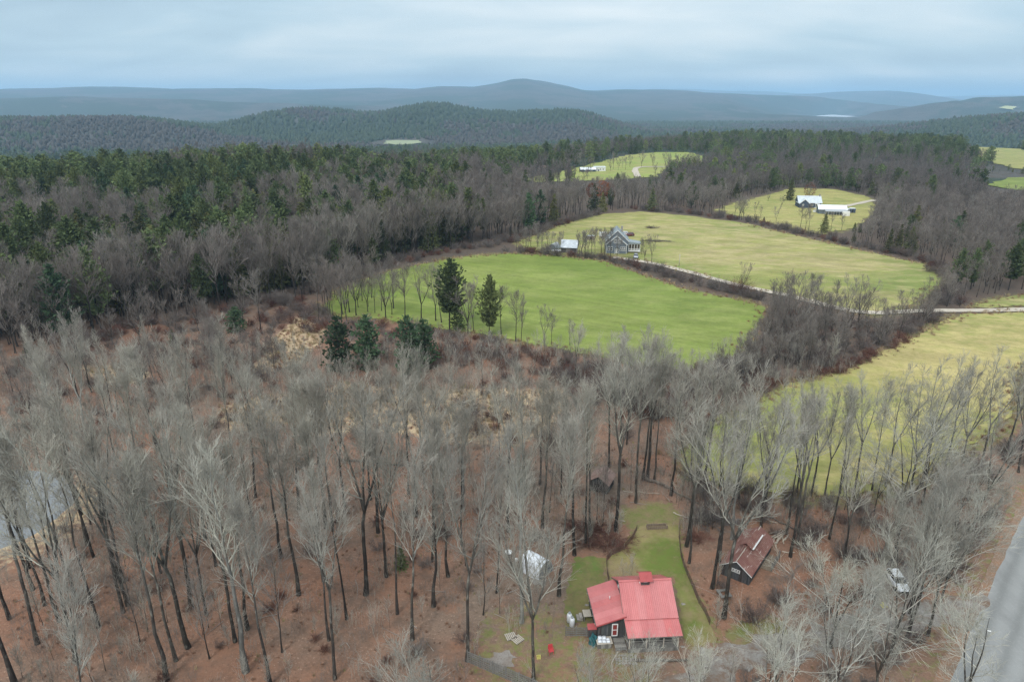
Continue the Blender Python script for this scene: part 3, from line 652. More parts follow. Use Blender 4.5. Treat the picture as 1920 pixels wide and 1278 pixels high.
# near variants: separate trunk and crown meshes
NEAR = []; POLES = []
specs = [  # seed, H, base, spread, leaders, fork, tilt, look
 (11, 25, .44, .19, 1, 0, .42, 'tall'), (12, 26, .40, .20, 3, .42, .38, 'forked'), (13, 24, .50, .165, 1, 0, .36, 'slender'),
 (14, 25, .36, .22, 2, .38, .42, 'forked'), (15, 26, .48, .185, 2, .52, .36, 'tall'), (16, 23, .38, .24, 4, .36, .50, 'broad'),
 (17, 21, .33, .20, 1, 0, .62, 'slender'), (18, 25, .44, .21, 3, .48, .42, 'tall'), (19, 24, .40, .18, 2, .60, .55, 'slender'), (20, 25, .52, .23, 3, .55, .34, 'forked'), (21, 22, .30, .21, 1, 0, .75, 'broad'), (22, 25, .47, .17, 1, 0, .50, 'tall')]
for i, (sd, H, b, s, ld, fk, tl, look) in enumerate(specs):
    tr, li, cr = bare_tree(sd, H, b, s, (22 if ld == 1 else 8*ld, 7, 7, 1), .015, tl, ld, fk, thick=.85)
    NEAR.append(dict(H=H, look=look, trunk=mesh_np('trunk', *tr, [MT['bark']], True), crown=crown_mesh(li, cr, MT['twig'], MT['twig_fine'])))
for i, (sd, H, s) in enumerate([(31, 15, .42), (32, 14, .46)]):     # open, spreading, pale
    tr, li, cr = bare_tree(sd, H, .20, s, (20, 7, 6, 2), .0145, .85, 3, .22, up=.04, thick=1.2)
    NEAR.append(dict(H=H, look='spreading', trunk=mesh_np('trunk', *tr, [MT['bark']], True), crown=crown_mesh(li, cr, MT['twig_pale'], MT['twig'])))
for i, sd in enumerate([41, 42]):                                   # pale trunked
    tr, li, cr = bare_tree(sd, 25, .42, .20, (24, 7, 7, 1), .015, .48, 1+i, .5)
    NEAR.append(dict(H=25, look='pale', trunk=mesh_np('trunk', *tr, [MT['bark_pale']], True), crown=crown_mesh(li, cr, MT['twig'], MT['twig_fine'])))
for i, sd in enumerate([44, 45]):                                   # slim poles with a small high crown
    tr, li, cr = bare_tree(sd, 23, .58, .13, (16, 6, 5, 1), .0145, .45, 1, .5, thick=.68)
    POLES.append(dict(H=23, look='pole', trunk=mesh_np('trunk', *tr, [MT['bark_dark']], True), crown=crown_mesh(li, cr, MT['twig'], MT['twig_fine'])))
for sd in (51, 52, 53):                                            # young saplings with thin stems
    tr, li, cr = bare_tree(sd, 11, .18, .22, (16, 5, 4, 0), .014, .55, 1, 0, thick=.55)
    NEAR.append(dict(H=11, look='young', trunk=mesh_np('trunk', *tr, [MT['bark_dark']], True), crown=crown_mesh(li, cr, MT['twig_mid'], MT['twig_mid'])))
NEAR += POLES; NEAR = NEAR[:8]+NEAR[12:]+NEAR[8:12]   # the four extra shapes last
MID = []
for i, (sd, H, b, s, ld) in enumerate([(61, 21, .30, .30, 3), (62, 20, .26, .32, 2), (63, 22, .36, .27, 1), (64, 19, .22, .32, 4), (65, 20, .3, .29, 2)]):
    tr, li, cr = bare_tree(sd, H, b, s, (20, 6, 5, 0), .028, .55, ld, b-.02, tl=1.25)
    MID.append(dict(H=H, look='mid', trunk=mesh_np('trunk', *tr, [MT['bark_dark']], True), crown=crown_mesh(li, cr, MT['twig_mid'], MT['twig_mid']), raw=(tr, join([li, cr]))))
FARB = []
for i, (sd, H, ld) in enumerate([(71, 19, 3), (72, 18, 2), (73, 20, 3)]):
    tr, li, cr = bare_tree(sd, H, .24, .33, (15, 5, 4, 0), .055, .58, ld, .22, tl=1.4)
    FARB.append(two_mats('far_bare_tree', tr, join([li, cr]), MT['bark_dark'], MT['twig_far']))
MIDB = [two_mats('mid_bare_tree', *m['raw'], MT['bark_dark'], MT['twig_mid']) for m in MID]
CON = []
for i, (sd, kw, mat, look) in enumerate([
  (81, dict(H=21, base=.28, W=5.3, whorls=17, per=9, el=7, size=1.05, npt=4), 'pine', 'white pine'), (82, dict(H=20, base=.22, W=5.6, whorls=16, per=9, el=7, size=1.05, npt=4), 'pine', 'white pine'),
  (83, dict(H=19, base=.08, W=3.8, whorls=24, per=8, el=6, size=.85, npt=4, shape='cone', droop=-.06), 'hemlock', 'hemlock'), (84, dict(H=17, base=.06, W=4.1, whorls=22, per=8, el=6, size=.85, npt=4, shape='cone', droop=-.08), 'hemlock', 'hemlock'),
  (85, dict(H=10, base=.03, W=3.6, whorls=15, per=9, el=6, size=.75, npt=5, shape='round', droop=.02), 'pine_blue', 'young pine'), (86, dict(H=20, base=.15, W=4.3, whorls=19, per=8, el=7, size=.95, npt=4), 'pine_blue', 'white pine'),
  (87, dict(H=9, base=.03, W=2.9, whorls=15, per=8, el=5, size=.6, npt=5, shape='cone', droop=.0), 'pine', 'young pine')]):
    tr, brn, fol = conifer(sd, **kw); V = np.concatenate([brn[0], fol[0]]); F = np.concatenate([brn[1], fol[1]+len(brn[0])])
    mi = np.concatenate([np.zeros(len(brn[1])), np.ones(len(fol[1]))])
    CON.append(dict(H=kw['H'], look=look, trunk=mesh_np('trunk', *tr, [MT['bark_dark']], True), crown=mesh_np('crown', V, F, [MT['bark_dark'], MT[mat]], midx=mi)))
FARC = []
for sd, kw, mat in [(91, dict(H=19, base=.2, W=5.6, whorls=11, per=9, el=4, size=1.5, npt=3), 'pine'), (92, dict(H=17, base=.08, W=4.6, whorls=14, per=7, el=4, size=1.3, npt=3, shape='cone'), 'hemlock'), (93, dict(H=18, base=.15, W=5.2, whorls=11, per=8, el=4, size=1.5, npt=3), 'pine'), (94, dict(H=16, base=.08, W=4.6, whorls=13, per=7, el=4, size=1.3, npt=3, shape='cone'), 'pine'), (95, dict(H=19, base=.2, W=5.0, whorls=11, per=8, el=4, size=1.5, npt=3, shape='round'), 'pine')]:
    tr, brn, fol = conifer(sd, **kw); FARC.append(two_mats('far_conifer', tr, fol, MT['bark_dark'], MT[mat]))
BUSH = []
for sd, H, W, mat in [(101, 3.0, 2.4, 'shrub'), (102, 2.5, 2.4, 'shrub'), (103, 2.0, 1.8, 'shrub_red'), (104, 3.4, 2.6, 'shrub'), (105, 1.7, 1.7, 'shrub_red')]:
    v, f = bush_geo(sd, H, W, 30, 6, 3, .017); BUSH.append(mesh_np('shrub', v, f, [MT[mat]]))
SAP = []
for sd, H in [(111, 6.5), (112, 5.0), (113, 8.0), (114, 3.5)]:
    tr, li, cr = bare_tree(sd, H, .15, .22, (12, 4, 3, 0), .012, .55, 1, 0, thick=.5, tl=.8); SAP.append(two_mats('sapling', tr, join([li, cr]), MT['bark_dark'], MT['twig_fine']))
MIDC = [two_mats('mid_conifer', *((lambda m: ((np.array([v.co for v in m['trunk'].vertices]), np.array([list(p.vertices) for p in m['trunk'].polygons])), (np.array([v.co for v in m['crown'].vertices]), np.array([list(p.vertices) for p in m['crown'].polygons]))))(CON[k])), MT['bark_dark'], CON[k]['crown'].materials[1]) for k in (0, 1, 2, 3, 5)]
def tuft(seed, H, mat):
    rng = np.random.RandomState(seed); n = 34; az = rng.uniform(0, 6.28, n); r = rng.uniform(0, .45, n); c = np.stack([np.cos(az)*r, np.sin(az)*r, np.zeros(n)], 1)
    d = np.stack([rng.normal(0, .35, n), rng.normal(0, .35, n), np.ones(n)], 1); h = H*rng.uniform(.5, 1.1, n); s = np.stack([np.cos(az+1.3), np.sin(az+1.3), np.zeros(n)], 1)*.035
    V = np.stack([c-s, c+s, c+d*h[:, None]], 1).reshape(-1, 3); return mesh_np('grass_tuft', V, np.arange(len(V)).reshape(-1, 3), [mat])
MT['straw'] = m_twig('dry_straw', [(.36,.27,.16),(.42,.33,.20),(.28,.20,.12),(.33,.29,.14)]); MT['litter_brown'] = m_twig('dead_weeds', [(.22,.12,.08),(.28,.16,.10),(.18,.11,.08)])
TUFT = [tuft(121, .8, MT['straw']), tuft(122, .6, MT['straw']), tuft(123, .6, MT['litter_brown'])]
for sd, H in [(131, 2.6), (132, 3.4), (133, 2.0)]:               # airy thickets of upright whips
    rs = np.random.RandomState(sd); n_ = 16; q = np.zeros((n_, 3)); q[:, :2] = rs.normal(0, .8, (n_, 2)); P1, R1 = grow(rs, q, np.stack([rs.normal(0, .16, n_), rs.normal(0, .16, n_), np.ones(n_)], 1), H*rs.uniform(.6, 1.1, n_), .014, .006, 4, .05, .08)
    t = rs.uniform(.25, 1, (n_, 7))*.99; p, r, dd = sample(P1, R1, t); p = p.reshape(-1, 3); dd = dd.reshape(-1, 3); P2, R2 = grow(rs, p, side_dirs(rs, dd, rs.uniform(.3, .9, len(p))), rs.uniform(.3, .8, len(p)), .008, .005, 3, .08, .1)
    SAP.append(mesh_np('whips', *join([tube_batch(P1, R1, 3), tube_batch(P2, R2, 3)]), [MT['twig_mid'] if sd != 132 else MT['twig_fine']]))
# tiny crowns for the far ridges
def lowcrown(seed, cone, mat):
    rng = np.random.RandomState(seed); k = 7; rings = [(0.0, .35), (.35, 1.0), (.72, .75), (1.0, .0)] if not cone else [(0, .9), (.25, 1.0), (.6, .55), (1.0, .0)]
    V, F = [], []
    for z, r in rings:
        for j in range(k):
            a = j*6.283/k; q = r*rng.uniform(.7, 1.25); V.append((math.cos(a)*q*5, math.sin(a)*q*5, z*15+rng.uniform(-1, 1)*(z < 1)))
    for i in range(3):
        for j in range(k):
            a, b = i*k+j, i*k+(j+1) % k; F += [(a, b, b+k), (a, b+k, a+k)]
    return mesh_np('low_crown', V, np.array(F), [mat], True)
MT_lg = m_twig('dull_green_crowns', [(.042,.060,.035),(.052,.070,.038),(.040,.057,.038),(.06,.075,.042)], .75, 1.25, .85, 1.2)
LOWC = [lowcrown(1, True, MT_lg), lowcrown(2, True, MT_lg), lowcrown(3, False, MT['twig_far']), lowcrown(4, False, MT['twig_far']), lowcrown(5, False, MT_lg)]
MT_low = m_twig('brown_grey_crowns', [(.062,.058,.050),(.074,.068,.060),(.066,.058,.050),(.078,.072,.065)], .8, 1.2, .85, 1.15)
for m in (LOWC[2], LOWC[3]): m.materials[0] = MT_low

def scatter(name, meshes, x, y, idx, scale, label, dz=0.0, seed=0):
    """stuff: one object whose geometry nodes put the given meshes on its points"""
    c = bpy.data.collections.new(name+'_kinds')
    for i, me in enumerate(meshes):
        o = bpy.data.objects.new('%s_kind_%02d' % (name, i), me); c.objects.link(o)
    z = height(x, y)+dz; rng = np.random.RandomState(seed+77); rot = rng.uniform(0, 6.283, len(x))
    me = bpy.data.meshes.new(name); me.vertices.add(len(x)); me.vertices.foreach_set('co', np.column_stack([x, y, z]).astype(np.float32).ravel())
    for an, ty, va in (('kind_index', 'INT', np.asarray(idx, np.int32)), ('size', 'FLOAT', np.asarray(scale, np.float32)), ('turn', 'FLOAT', rot.astype(np.float32))):
        at = me.attributes.new(an, ty, 'POINT'); at.data.foreach_set('value', va)
    o = ob(name, me)
    ng = bpy.data.node_groups.new(name, 'GeometryNodeTree'); ng.interface.new_socket('Geometry', in_out='INPUT', socket_type='NodeSocketGeometry'); ng.interface.new_socket('Geometry', in_out='OUTPUT', socket_type='NodeSocketGeometry')
    N = ng.nodes; L = ng.links; gi = N.new('NodeGroupInput'); go = N.new('NodeGroupOutput'); ci = N.new('GeometryNodeCollectionInfo'); ci.inputs['Collection'].default_value = c
    ci.inputs['Separate Children'].default_value = True; ci.inputs['Reset Children'].default_value = True
    ip = N.new('GeometryNodeInstanceOnPoints'); ip.inputs['Pick Instance'].default_value = True
    def na(nm, ty):
        a = N.new('GeometryNodeInputNamedAttribute'); a.data_type = ty; a.inputs['Name'].default_value = nm; return a.outputs['Attribute']
    L.new(gi.outputs[0], ip.inputs['Points']); L.new(ci.outputs[0], ip.inputs['Instance']); L.new(na('kind_index', 'INT'), ip.inputs['Instance Index'])
    cx = N.new('ShaderNodeCombineXYZ'); L.new(na('turn', 'FLOAT'), cx.inputs[2]); er = N.new('FunctionNodeEulerToRotation'); L.new(cx.outputs[0], er.inputs[0]); L.new(er.outputs[0], ip.inputs['Rotation'])
    L.new(na('size', 'FLOAT'), ip.inputs['Scale']); L.new(ip.outputs[0], go.inputs[0])
    md = o.modifiers.new('scatter', 'NODES'); md.node_group = ng
    return tag(o, label, kind='stuff')
# ---------------------------------------------------------------- where trees stand
RNG = np.random.RandomState(5)
def jgrid(poly_or_box, cell, seed):
    rng = np.random.RandomState(seed); x0, x1, y0, y1 = poly_or_box
    gx, gy = np.meshgrid(np.arange(x0, x1, cell), np.arange(y0, y1, cell)); gx = gx.ravel(); gy = gy.ravel()
    return gx+rng.uniform(-.48, .48, gx.shape)*cell, gy+rng.uniform(-.48, .48, gy.shape)*cell
CABIN = np.array([15.05, 59.75])
def clear_near(x, y, r=0.0):
    """True where no tree may stand: yard, buildings, tracks, pond"""
    c = np.zeros(np.shape(x), bool)
    for p, b in ((LAWN, 0), (GARDEN, 1), (GLADE, .5), (VERGE, 0), (PARK, 0), (POND, 1.0)): c |= dist_poly(p, x, y) < b+r
    c |= dist_line(ROAD, x, y) < 6.0+r; c |= dist_line(DRIVE, x, y) < 2.8+r
    c |= (np.abs(x-13.5) < 8.5+r) & (np.abs(y-60) < 6.5+r)
    c |= np.hypot(x-30.5, y-73) < 7+r; c |= np.hypot(x-3, y-71) < 3.5+r; c |= np.hypot(x-13.3, y-91) < 3.6+r
    c |= (x > -4) & (x < 12) & (y < 60.5)
    return c
def in_fields(x, y, b=0.0):
    c = np.zeros(np.shape(x), bool)
    for p in FIELDS: c |= dist_poly(p, x, y) < b
    return c | (dist_line(TRACK, x, y) < 3+b)

TREES = []      # (x, y, proto list, index, scale, kind, zone)
def put(x, y, lib, i, s, kind, zone): TREES.append([float(x), float(y), lib, i, float(s), kind, zone])
HAND = [(62,1105,3,.95),(18,1160,4,.95),(112,1165,2,1.0),(-14,1060,7,.95),(100,1075,15,1.0),(140,1120,16,1.0),(185,1175,15,1.0),(405,1060,16,1.0),(650,1160,16,1.0),(745,1150,15,1.0), # base pixel x, y, variant, scale : trunks that can be followed to the ground in the photograph
 (461,1258,10,1.0),(142,1240,1,.98),(28,1282,0,1.1),(70,1206,4,.95),(84,1134,2,.95),(231,1148,3,1.0),(240,1134,7,.98),(312,1275,2,1.0),(330,1238,0,.98),(353,1213,1,.98),(359,1139,4,1.0),(387,1152,5,.98),
 (441,1202,3,1.02),(464,1179,2,.98),(393,1234,13,1.1),(262,1202,14,1.15),(527,1044,2,.95),(608,1089,2,.92),(624,994,0,.98),(611,989,4,.95),(597,990,2,.95),(176,1044,7,.95),(163,1023,0,.95),(529,1222,12,1.25),(561,953,0,.95),
 (686,1114,1,1.0),(725,1080,5,.98),(709,998,7,.95),(781,967,3,1.0),(797,917,0,.95),(815,1007,4,.92),(840,1080,2,.92),(813,1136,6,1.0),(876,1238,1,1.0),(1000,1276,5,.98),(953,996,4,.95),(978,1166,11,.98),(1048,1116,2,.98),(906,1152,14,1.1),(766,926,7,.95),
 (1077,1040,4,.98),(1098,1018,0,.95),(1107,1003,2,.95),(1155,995,7,1.05),(1192,942,4,1.05),(1205,898,0,1.0),(1214,896,7,1.0),(1226,902,2,.9),(1287,1023,1,.95),(1292,1055,2,.92),(1335,1102,3,.98),(1348,1052,0,.92),(1357,1157,1,.98),(1427,988,5,.9),(1482,1043,7,.9),(1372,1010,10,.85),
 (1474,1000,2,.9),(1495,1020,4,.9),(1258,928,6,1.0),(1433,955,3,.85),(1493,928,7,.78),(1520,933,1,.75),(1546,928,5,.80),(1660,912,3,.8),(1703,932,5,.85),(1728,912,1,.85),(1600,930,7,.8),(1575,925,2,.75),(1635,920,0,.75),(1765,900,4,.8),(1800,885,5,.8),(1840,870,3,.8),
 (1385,935,1,.85),(1350,915,6,.9),(1320,900,7,.85),(1293,890,2,.85),(1555,1010,4,.75),(1700,1195,0,.85),(1740,1190,5,.8),(1705,1150,6,.75),(1625,1180,6,.8),(1130,985,13,1.1),(1030,960,12,1.2)]
for px, py, v, s in HAND:
    x, y = G(px, py); put(x, y, 'NEAR', v, s*(1.0 if py > 1060 else .93), 'bare', 'front')
# open crowns of trees whose feet are below or beside the picture
for x, y, v, s in [(-7.0,45,9,.86),(7.0,47,9,.62),(12.5,49.5,8,.52),(17.6,50,8,.55),(25.5,51,9,.8),(30,49,8,.95),(36,52,9,.95),(40.5,57.5,8,1.0),(34.5,58.5,9,.85),(45,62,9,.9),(28.5,57,12,1.0),(50.5,65.5,8,.95),(55.5,72,9,1.0),(52.5,79,8,1.1),(60,86,9,1.1),(-36,43,2,.9),(23,46.5,8,.8),(43,50,9,.9),(48,71.5,8,.7)]:
    put(x, y, 'NEAR', v, s, 'bare', 'front')
def too_close(x, y, d):
    return any((t[0]-x)**2+(t[1]-y)**2 < d*d for t in TREES if abs(t[1]-y) < d)
# random fill of the woods in front
Z_WOODS = GP([(-250,860),(0,830),(300,815),(480,860),(620,905),(760,915),(1000,905),(1120,880),(1180,866),(1260,900),(1300,960),(1290,1040),(1000,1040),(960,1120),(880,1180),(870,1290),(-300,1290)])
Z_EAST = GP([(1290,880),(1420,935),(1600,945),(1760,900),(1960,790),(2080,800),(1990,1000),(1900,1020),(1850,1120),(1800,1290),(1240,1290),(1300,1230),(1400,1180),(1340,1150),(1320,1040)])
Z_MARSH = GP([(-250,760),(0,700),(300,690),(600,740),(1060,700),(1250,790),(1260,860),(1000,890),(760,895),(600,885),(480,850),(300,800),(0,820),(-250,850)])
def fill(poly, cell, seed, choose, kind, zone, mind, lib='NEAR', prob=1.0, extra=None):
    lo, hi = poly.min(0), poly.max(0); x, y = jgrid((lo[0], hi[0], lo[1], hi[1]), cell, seed); rng = np.random.RandomState(seed+1)
    k = inside(poly, x, y) & ~clear_near(x, y, .6) & ~in_fields(x, y, .5) & (rng.uniform(0, 1, len(x)) < prob)
    if extra is not None: k &= extra(x, y)
    for a, b in zip(x[k], y[k]):
        if a < -.82*b-6 or too_close(a, b, mind): continue
        v, s = choose(rng); put(a, b, lib, v, s, kind, zone)
fill(Z_WOODS, 6.6, 11, lambda r: (r.choice([0,1,2,2,3,4,5,6,7,11,15,16,15,16,17,18,19,20,17,20]), r.uniform(.70, .92)), 'bare', 'front', 3.4)
fill(Z_EAST, 7.0, 12, lambda r: (r.choice([3,5,6,7,8,9,12,1]), r.uniform(.58, .78)), 'bare', 'front', 4.0)
fill(Z_MARSH, 9.0, 13, lambda r: (r.choice([1,3,5,6,7,13]), r.uniform(.5, .72)), 'bare', 'marsh', 4.6, prob=.8, extra=lambda x, y: np.min([dist_poly(m, x, y) for m in MARSH], axis=0) > 1)
# hedgerow trees between the green field and the marsh
for px, py, pt, v in [(567,572,470,0),(598,602,500,2),(620,595,498,1),(650,602,500,3),(668,592,490,0),(690,585,500,1),(703,587,505,4),(723,597,490,3),(735,590,510,1),(760,599,500,2),(790,598,495,0),(817,602,500,4),(828,605,520,2),(877,625,520,3),(889,622,530,0),(967,640,550,2),(977,640,560,1),(1020,650,573,0),(1034,648,590,2),(1068,648,600,4),(940,628,540,2),(640,600,505,4),(608,590,500,1)]:
    x, y = G(px, py); D = math.hypot(x, y); u = (pt-639)/FOC; h = CAM_H-y*math.tan(math.atan(u)+PITCH); put(x, y, 'MID', v, h/MID[v]['H'], 'bare', 'hedgerow')
# hedge mass between the green field and the right meadow
for px, py, pt, v in [(1483,650,548,3),(1455,652,560,1),(1500,655,575,0),(1395,690,620,1),(1403,688,640,4),(1530,640,560,0),(1490,600,508,3),(1475,590,520,2),(1525,600,520,2),(1560,605,530,2),(1605,612,520,3),(1620,608,550,2),(1640,600,560,4),(1570,640,570,0),(1545,655,590,1),(1420,675,610,4),(1740,580,520,1),(1760,560,500,4),(1720,600,550,0),(1775,575,520,2),(1735,615,565,1),(1690,620,570,4),(1655,625,580,4),(1440,640,560,0),(1467,630,548,4),(1512,625,548,1),(1545,625,540,3),(1585,625,550,0),(1440,700,640,4),(1470,690,620,3),(1380,715,655,1),(1410,705,640,0),(1350,735,665,3),(1500,680,610,1),(1575,665,590,4),(1785,545,505,3),(1690,590,545,1),(1475,565,510,0),(1590,595,520,1)]:
    x, y = G(px, py); u = (pt-639)/FOC; h = CAM_H-y*math.tan(math.atan(u)+PITCH); put(x, y, 'MID', v, max(.3, h/MID[v]['H']), 'bare', 'meadow hedge')
for px, py, pt, v in [(1388,552,490,0)]:
    x, y = G(px, py); u = (pt-639)/FOC; h = CAM_H-y*math.tan(math.atan(u)+PITCH); put(x, y, 'MID', v, h/MID[v]['H'], 'vine', 'meadow hedge')
# round the farmhouses
for px, py, pt, v in [(1010,474,440,2),(1032,474,436,0),(1052,470,436,1),(1090,478,432,3),(1102,480,430,0),(1145,484,428,2),(1157,486,440,4),(1203,478,446,4),(985,472,430,2),(1128,480,438,2)]:
    x, y = G(px, py); u = (pt-639)/FOC; h = CAM_H-y*math.tan(math.atan(u)+PITCH); put(x, y, 'MID', v, h/MID[v]['H'], 'bare', 'farmhouse')
for px, py, pt, v in [(1455,418,388,1),(1500,428,388,2),(1510,430,390,0),(1516,432,385,2),(1558,430,400,2),(1578,432,400,0),(1440,378,355,3),(1485,372,360,3),(1465,390,368,3),(1425,410,388,4),(1415,405,380,1)]:
    x, y = G(px, py); u = (pt-639)/FOC; h = CAM_H-y*math.tan(math.atan(u)+PITCH); put(x, y, 'MID', v, max(.3, h/MID[v]['H']), 'bare', 'second farm')
# pines that stand alone
for px, py, pt, v, zn in [(843,619,490,0,'hedgerow'),(858,619,560,6,'hedgerow'),(917,632,521,1,'hedgerow'),(640,695,597,4,'marsh edge'),(688,690,594,4,'marsh edge'),(770,702,596,4,'marsh edge'),(800,688,602,4,'marsh edge'),(752,1066,1022,6,'front'),
   (444,622,577,4,'wood edge'),(325,648,618,6,'wood edge'),(60,680,640,6,'wood edge'),(1545,437,399,3,'second farm'),(1296,390,342,1,'upper meadow'),(1480,376,336,3,'second farm'),(1785,460,405,5,'right woods'),(1255,372,312,3,'upper meadow'),(1228,350,335,4,'upper meadow'),(1650,352,315,5,'right woods'),(1250,340,314,5,'upper meadow')]:
    x, y = G(px, py); u = (pt-639)/FOC; h = CAM_H+hz(x, y)*0-y*math.tan(math.atan(u)+PITCH)-hz(x, y); put(x, y, 'CON', v, h/CON[v]['H'], 'pine', zn)
for px, py, pt, v, kd in [(1127,382,333,0,'oak'),(1110,380,336,2,'oak'),(1142,382,338,0,'oak'),(1516,378,339,0,'maple')]:
    x, y = G(px, py); u = (pt-639)/FOC; h = CAM_H-y*math.tan(math.atan(u)+PITCH)-hz(x, y); put(x, y, 'MID', v, h/MID[v]['H'], kd, 'distant')

# ---- the woods behind: a jittered grid thinned by rules
def woods(cell, d0, d1, seed):
    a, b = jgrid((-d1*.86, d1*.86, 60, d1), cell, seed); D = np.hypot(a, b)
    k = (D >= d0) & (D < d1) & (np.abs(a) < b*.84+14); a, b = a[k], b[k]
    return a, b
EDGE = GP([(-400,640),(0,672),(130,652),(250,605),(400,590),(480,578),(560,560),(600,556),(640,528),(740,495),(870,466),(960,452),(1018,436),(1070,413),(1130,400),(1200,395)])
HEDGE = GP([(1330,730),(1370,690),(1400,655),(1440,605),(1450,575),(1500,580),(1560,600),(1610,612),(1680,610),(1725,600),(1745,565),(1790,530),(1810,560),(1790,595),(1730,618),(1680,645),(1600,678),(1540,698),(1440,715),(1390,745)])
XS, YS = [], []
for c, d0, d1, sd in ((6.3, 150, 330, 1), (7.2, 330, 620, 2), (8.8, 620, 1100, 3), (12, 1100, 1700, 4)):
    a, b = woods(c, d0, d1, sd); XS.append(a); YS.append(b)
a, b = woods(6.0, 150, 560, 19); ap, bp = to_px(a, b, height(a, b)); k = ap > 1240; XS.append(a[k]); YS.append(b[k])
a, b = woods(4.6, 140, 420, 9); k = dist_line(EDGE, a, b) < 17; XS.append(a[k]); YS.append(b[k])
WX = np.concatenate(XS); WY = np.concatenate(YS); WD = np.hypot(WX, WY); U = WX/WY
# right side: woods begin beyond the upper meadow and right of it
RW = GP([(1640,398),(1600,432),(1650,478),(1720,490),(1768,505),(1778,527),(1815,560),(1870,550),(1930,543),(2150,520),(2600,520)])
rw_y = np.interp(WX, RW[:, 0], RW[:, 1])
PXG, PYG = [], []
WZ = height(WX, WY); PX, PY = to_px(WX, WY, WZ)
right_ok = ((PX > 1765) & (PY < np.interp(PX, [1765,1815,1870,1930,2150], [520,562,550,543,520]))) | ((PX > 1640) & (PX <= 1765) & (PY < np.interp(PX, [1640,1720,1765], [470,487,500])))
right_ok |= (PX > 1190) & (PY < np.interp(PX, [1190,1290,1400,1450,1550,1640], [393,400,415,426,448,470]))
EPX = np.array([(-900,600),(-400,640),(0,672),(130,652),(250,605),(400,590),(480,578),(560,560),(600,556),(640,528),(740,495),(870,466),(960,452),(1018,436),(1070,413),(1130,400),(1200,395)], float)
left_ok = (PX <= 1195) & (PY < np.interp(PX, EPX[:, 0], EPX[:, 1])-2)
ok = (left_ok | right_ok) & ~in_fields(WX, WY, 2.5)
ok &= ~((PX > 1200) & (PX < 1640) & (PY > 345) & (dist_poly(F_FARM, WX, WY) < 4))
ok &= ~((PX > 975) & (PX < 1340) & (PY < 343) & (PY > 318) & (dist_poly(F_TOP, WX, WY) < 6))
ok &= dist_line(TOP_TRACK, WX, WY) > 8
rr = np.random.RandomState(3).uniform(0, 1, len(WX)); nz = fbm(WX, WY, 70, 31, 3)
WX, WY, WD, U, PX, PY, rr, nz = (q[ok] for q in (WX, WY, WD, U, PX, PY, rr, nz))
ed = dist_line(EDGE, WX, WY)
pc = np.where(PX < 1000, .90, .27)+(nz-.5)*1.5
pc = np.where((ed < 13) & (PX < 1200), .05, pc); pc = np.where((ed >= 13) & (ed < 30) & (PX < 1000), .55, pc)
pc = np.where((PX > 860) & (PX < 1330) & (WD < 520), .07, pc)
pc = np.where((PX > 30) & (PX < 330) & (WD > 265) & (WD < 340), pc-.55, pc)
pc = np.where((PX < 260) & (WD > 380), pc+.35, pc)
pc = np.where((PX > 1300) & (WD < 520), .16+(nz-.5)*.6, pc); pc = np.where((PX > 1640) & (WD < 330), .05, pc)
pc = np.where((PX > 1300) & (WD > 700), pc+.22, pc)
pc = np.where((PX > 1150) & (PX < 1320) & (WD > 640) & (WD < 900), .5, pc)
isc = rr < pc
# the largest shown become trees of their own, the rest are woods
# lower woods on the right, and nothing tall in front of the far clearings
low = np.where(PX > 1200, np.where(WD < 420, .58, .66), np.where(PX > 900, .78, 1.0)); low = np.where(isc, np.minimum(1, low*1.15), low)
_ppx = lambda P: np.column_stack(to_px(P[:, 0], P[:, 1], height(P[:, 0], P[:, 1])))
WZ = height(WX, WY); keep = np.ones(len(WX), bool)
for P_ in (F_TOP, F_FARM, F_EAST, F_EAST2, F_UPPER):
    q = _ppx(P_); D_ = np.hypot(P_[:, 0], P_[:, 1]).min()
    for tries in range(2):
        tx, ty = to_px(WX, WY, WZ+17*low); hit = inside(q, tx, ty+2) & (WD < D_+30); low = np.where(hit, low*.62, low)
    tx, ty = to_px(WX, WY, WZ+17*low); hit = inside(q, tx, ty+2) & (WD < D_+30); keep &= ~(hit & (rr > .12)) 
keep &= ~((PX > 1838) & (PY > 326) & (PY < 380))
keep &= ~((PX > 1088) & (PX < 1160) & (PY > 376) & (PY < 425)) | (rr < .3)
WX, WY, WD, U, PX, PY, rr, nz, isc, low, ed = (q[keep] for q in (WX, WY, WD, U, PX, PY, rr, nz, isc, low, ed))
order = np.argsort(WD); nb = max(0, 318-sum(1 for t in TREES if t[5] == 'bare')); nc = 285-sum(1 for t in TREES if t[5] == 'pine')
single = np.zeros(len(WX), bool); cb = cc = 0
infr = (PX > -40) & (PX < 1960)
for i in order:
    if not infr[i]: continue
    if isc[i] and cc < nc: single[i] = True; cc += 1
    elif not isc[i] and cb < nb: single[i] = True; cb += 1
    if cb >= nb and cc >= nc: break
rv = np.random.RandomState(9)
for i in np.where(single)[0]:
    zn = 'left woods' if PX[i] < 1195 else 'right woods'
    if isc[i]:
        hem = fbm(WX[i:i+1], WY[i:i+1], 45, 51, 2)[0]+(.08 if PX[i] < 600 else -.05)
        v = rv.choice([2, 3, 3, 2, 0]) if hem > .5 else rv.choice([0, 1, 5, 2]); put(WX[i], WY[i], 'CON', v, rv.uniform(.7, 1.12)*low[i], 'pine', zn)
    else: put(WX[i], WY[i], 'MID', rv.choice(5), rv.uniform(.72, .98)*low[i], 'bare', zn)
rest = ~single
kb = rest & ~isc; kc = rest & isc
mid = WD < 430
def kinds(k, n_mid, n_far, rs):
    m = mid[k]; a = np.where(m, rs.randint(0, n_mid, k.sum()), n_mid+rs.randint(0, n_far, k.sum())); return a
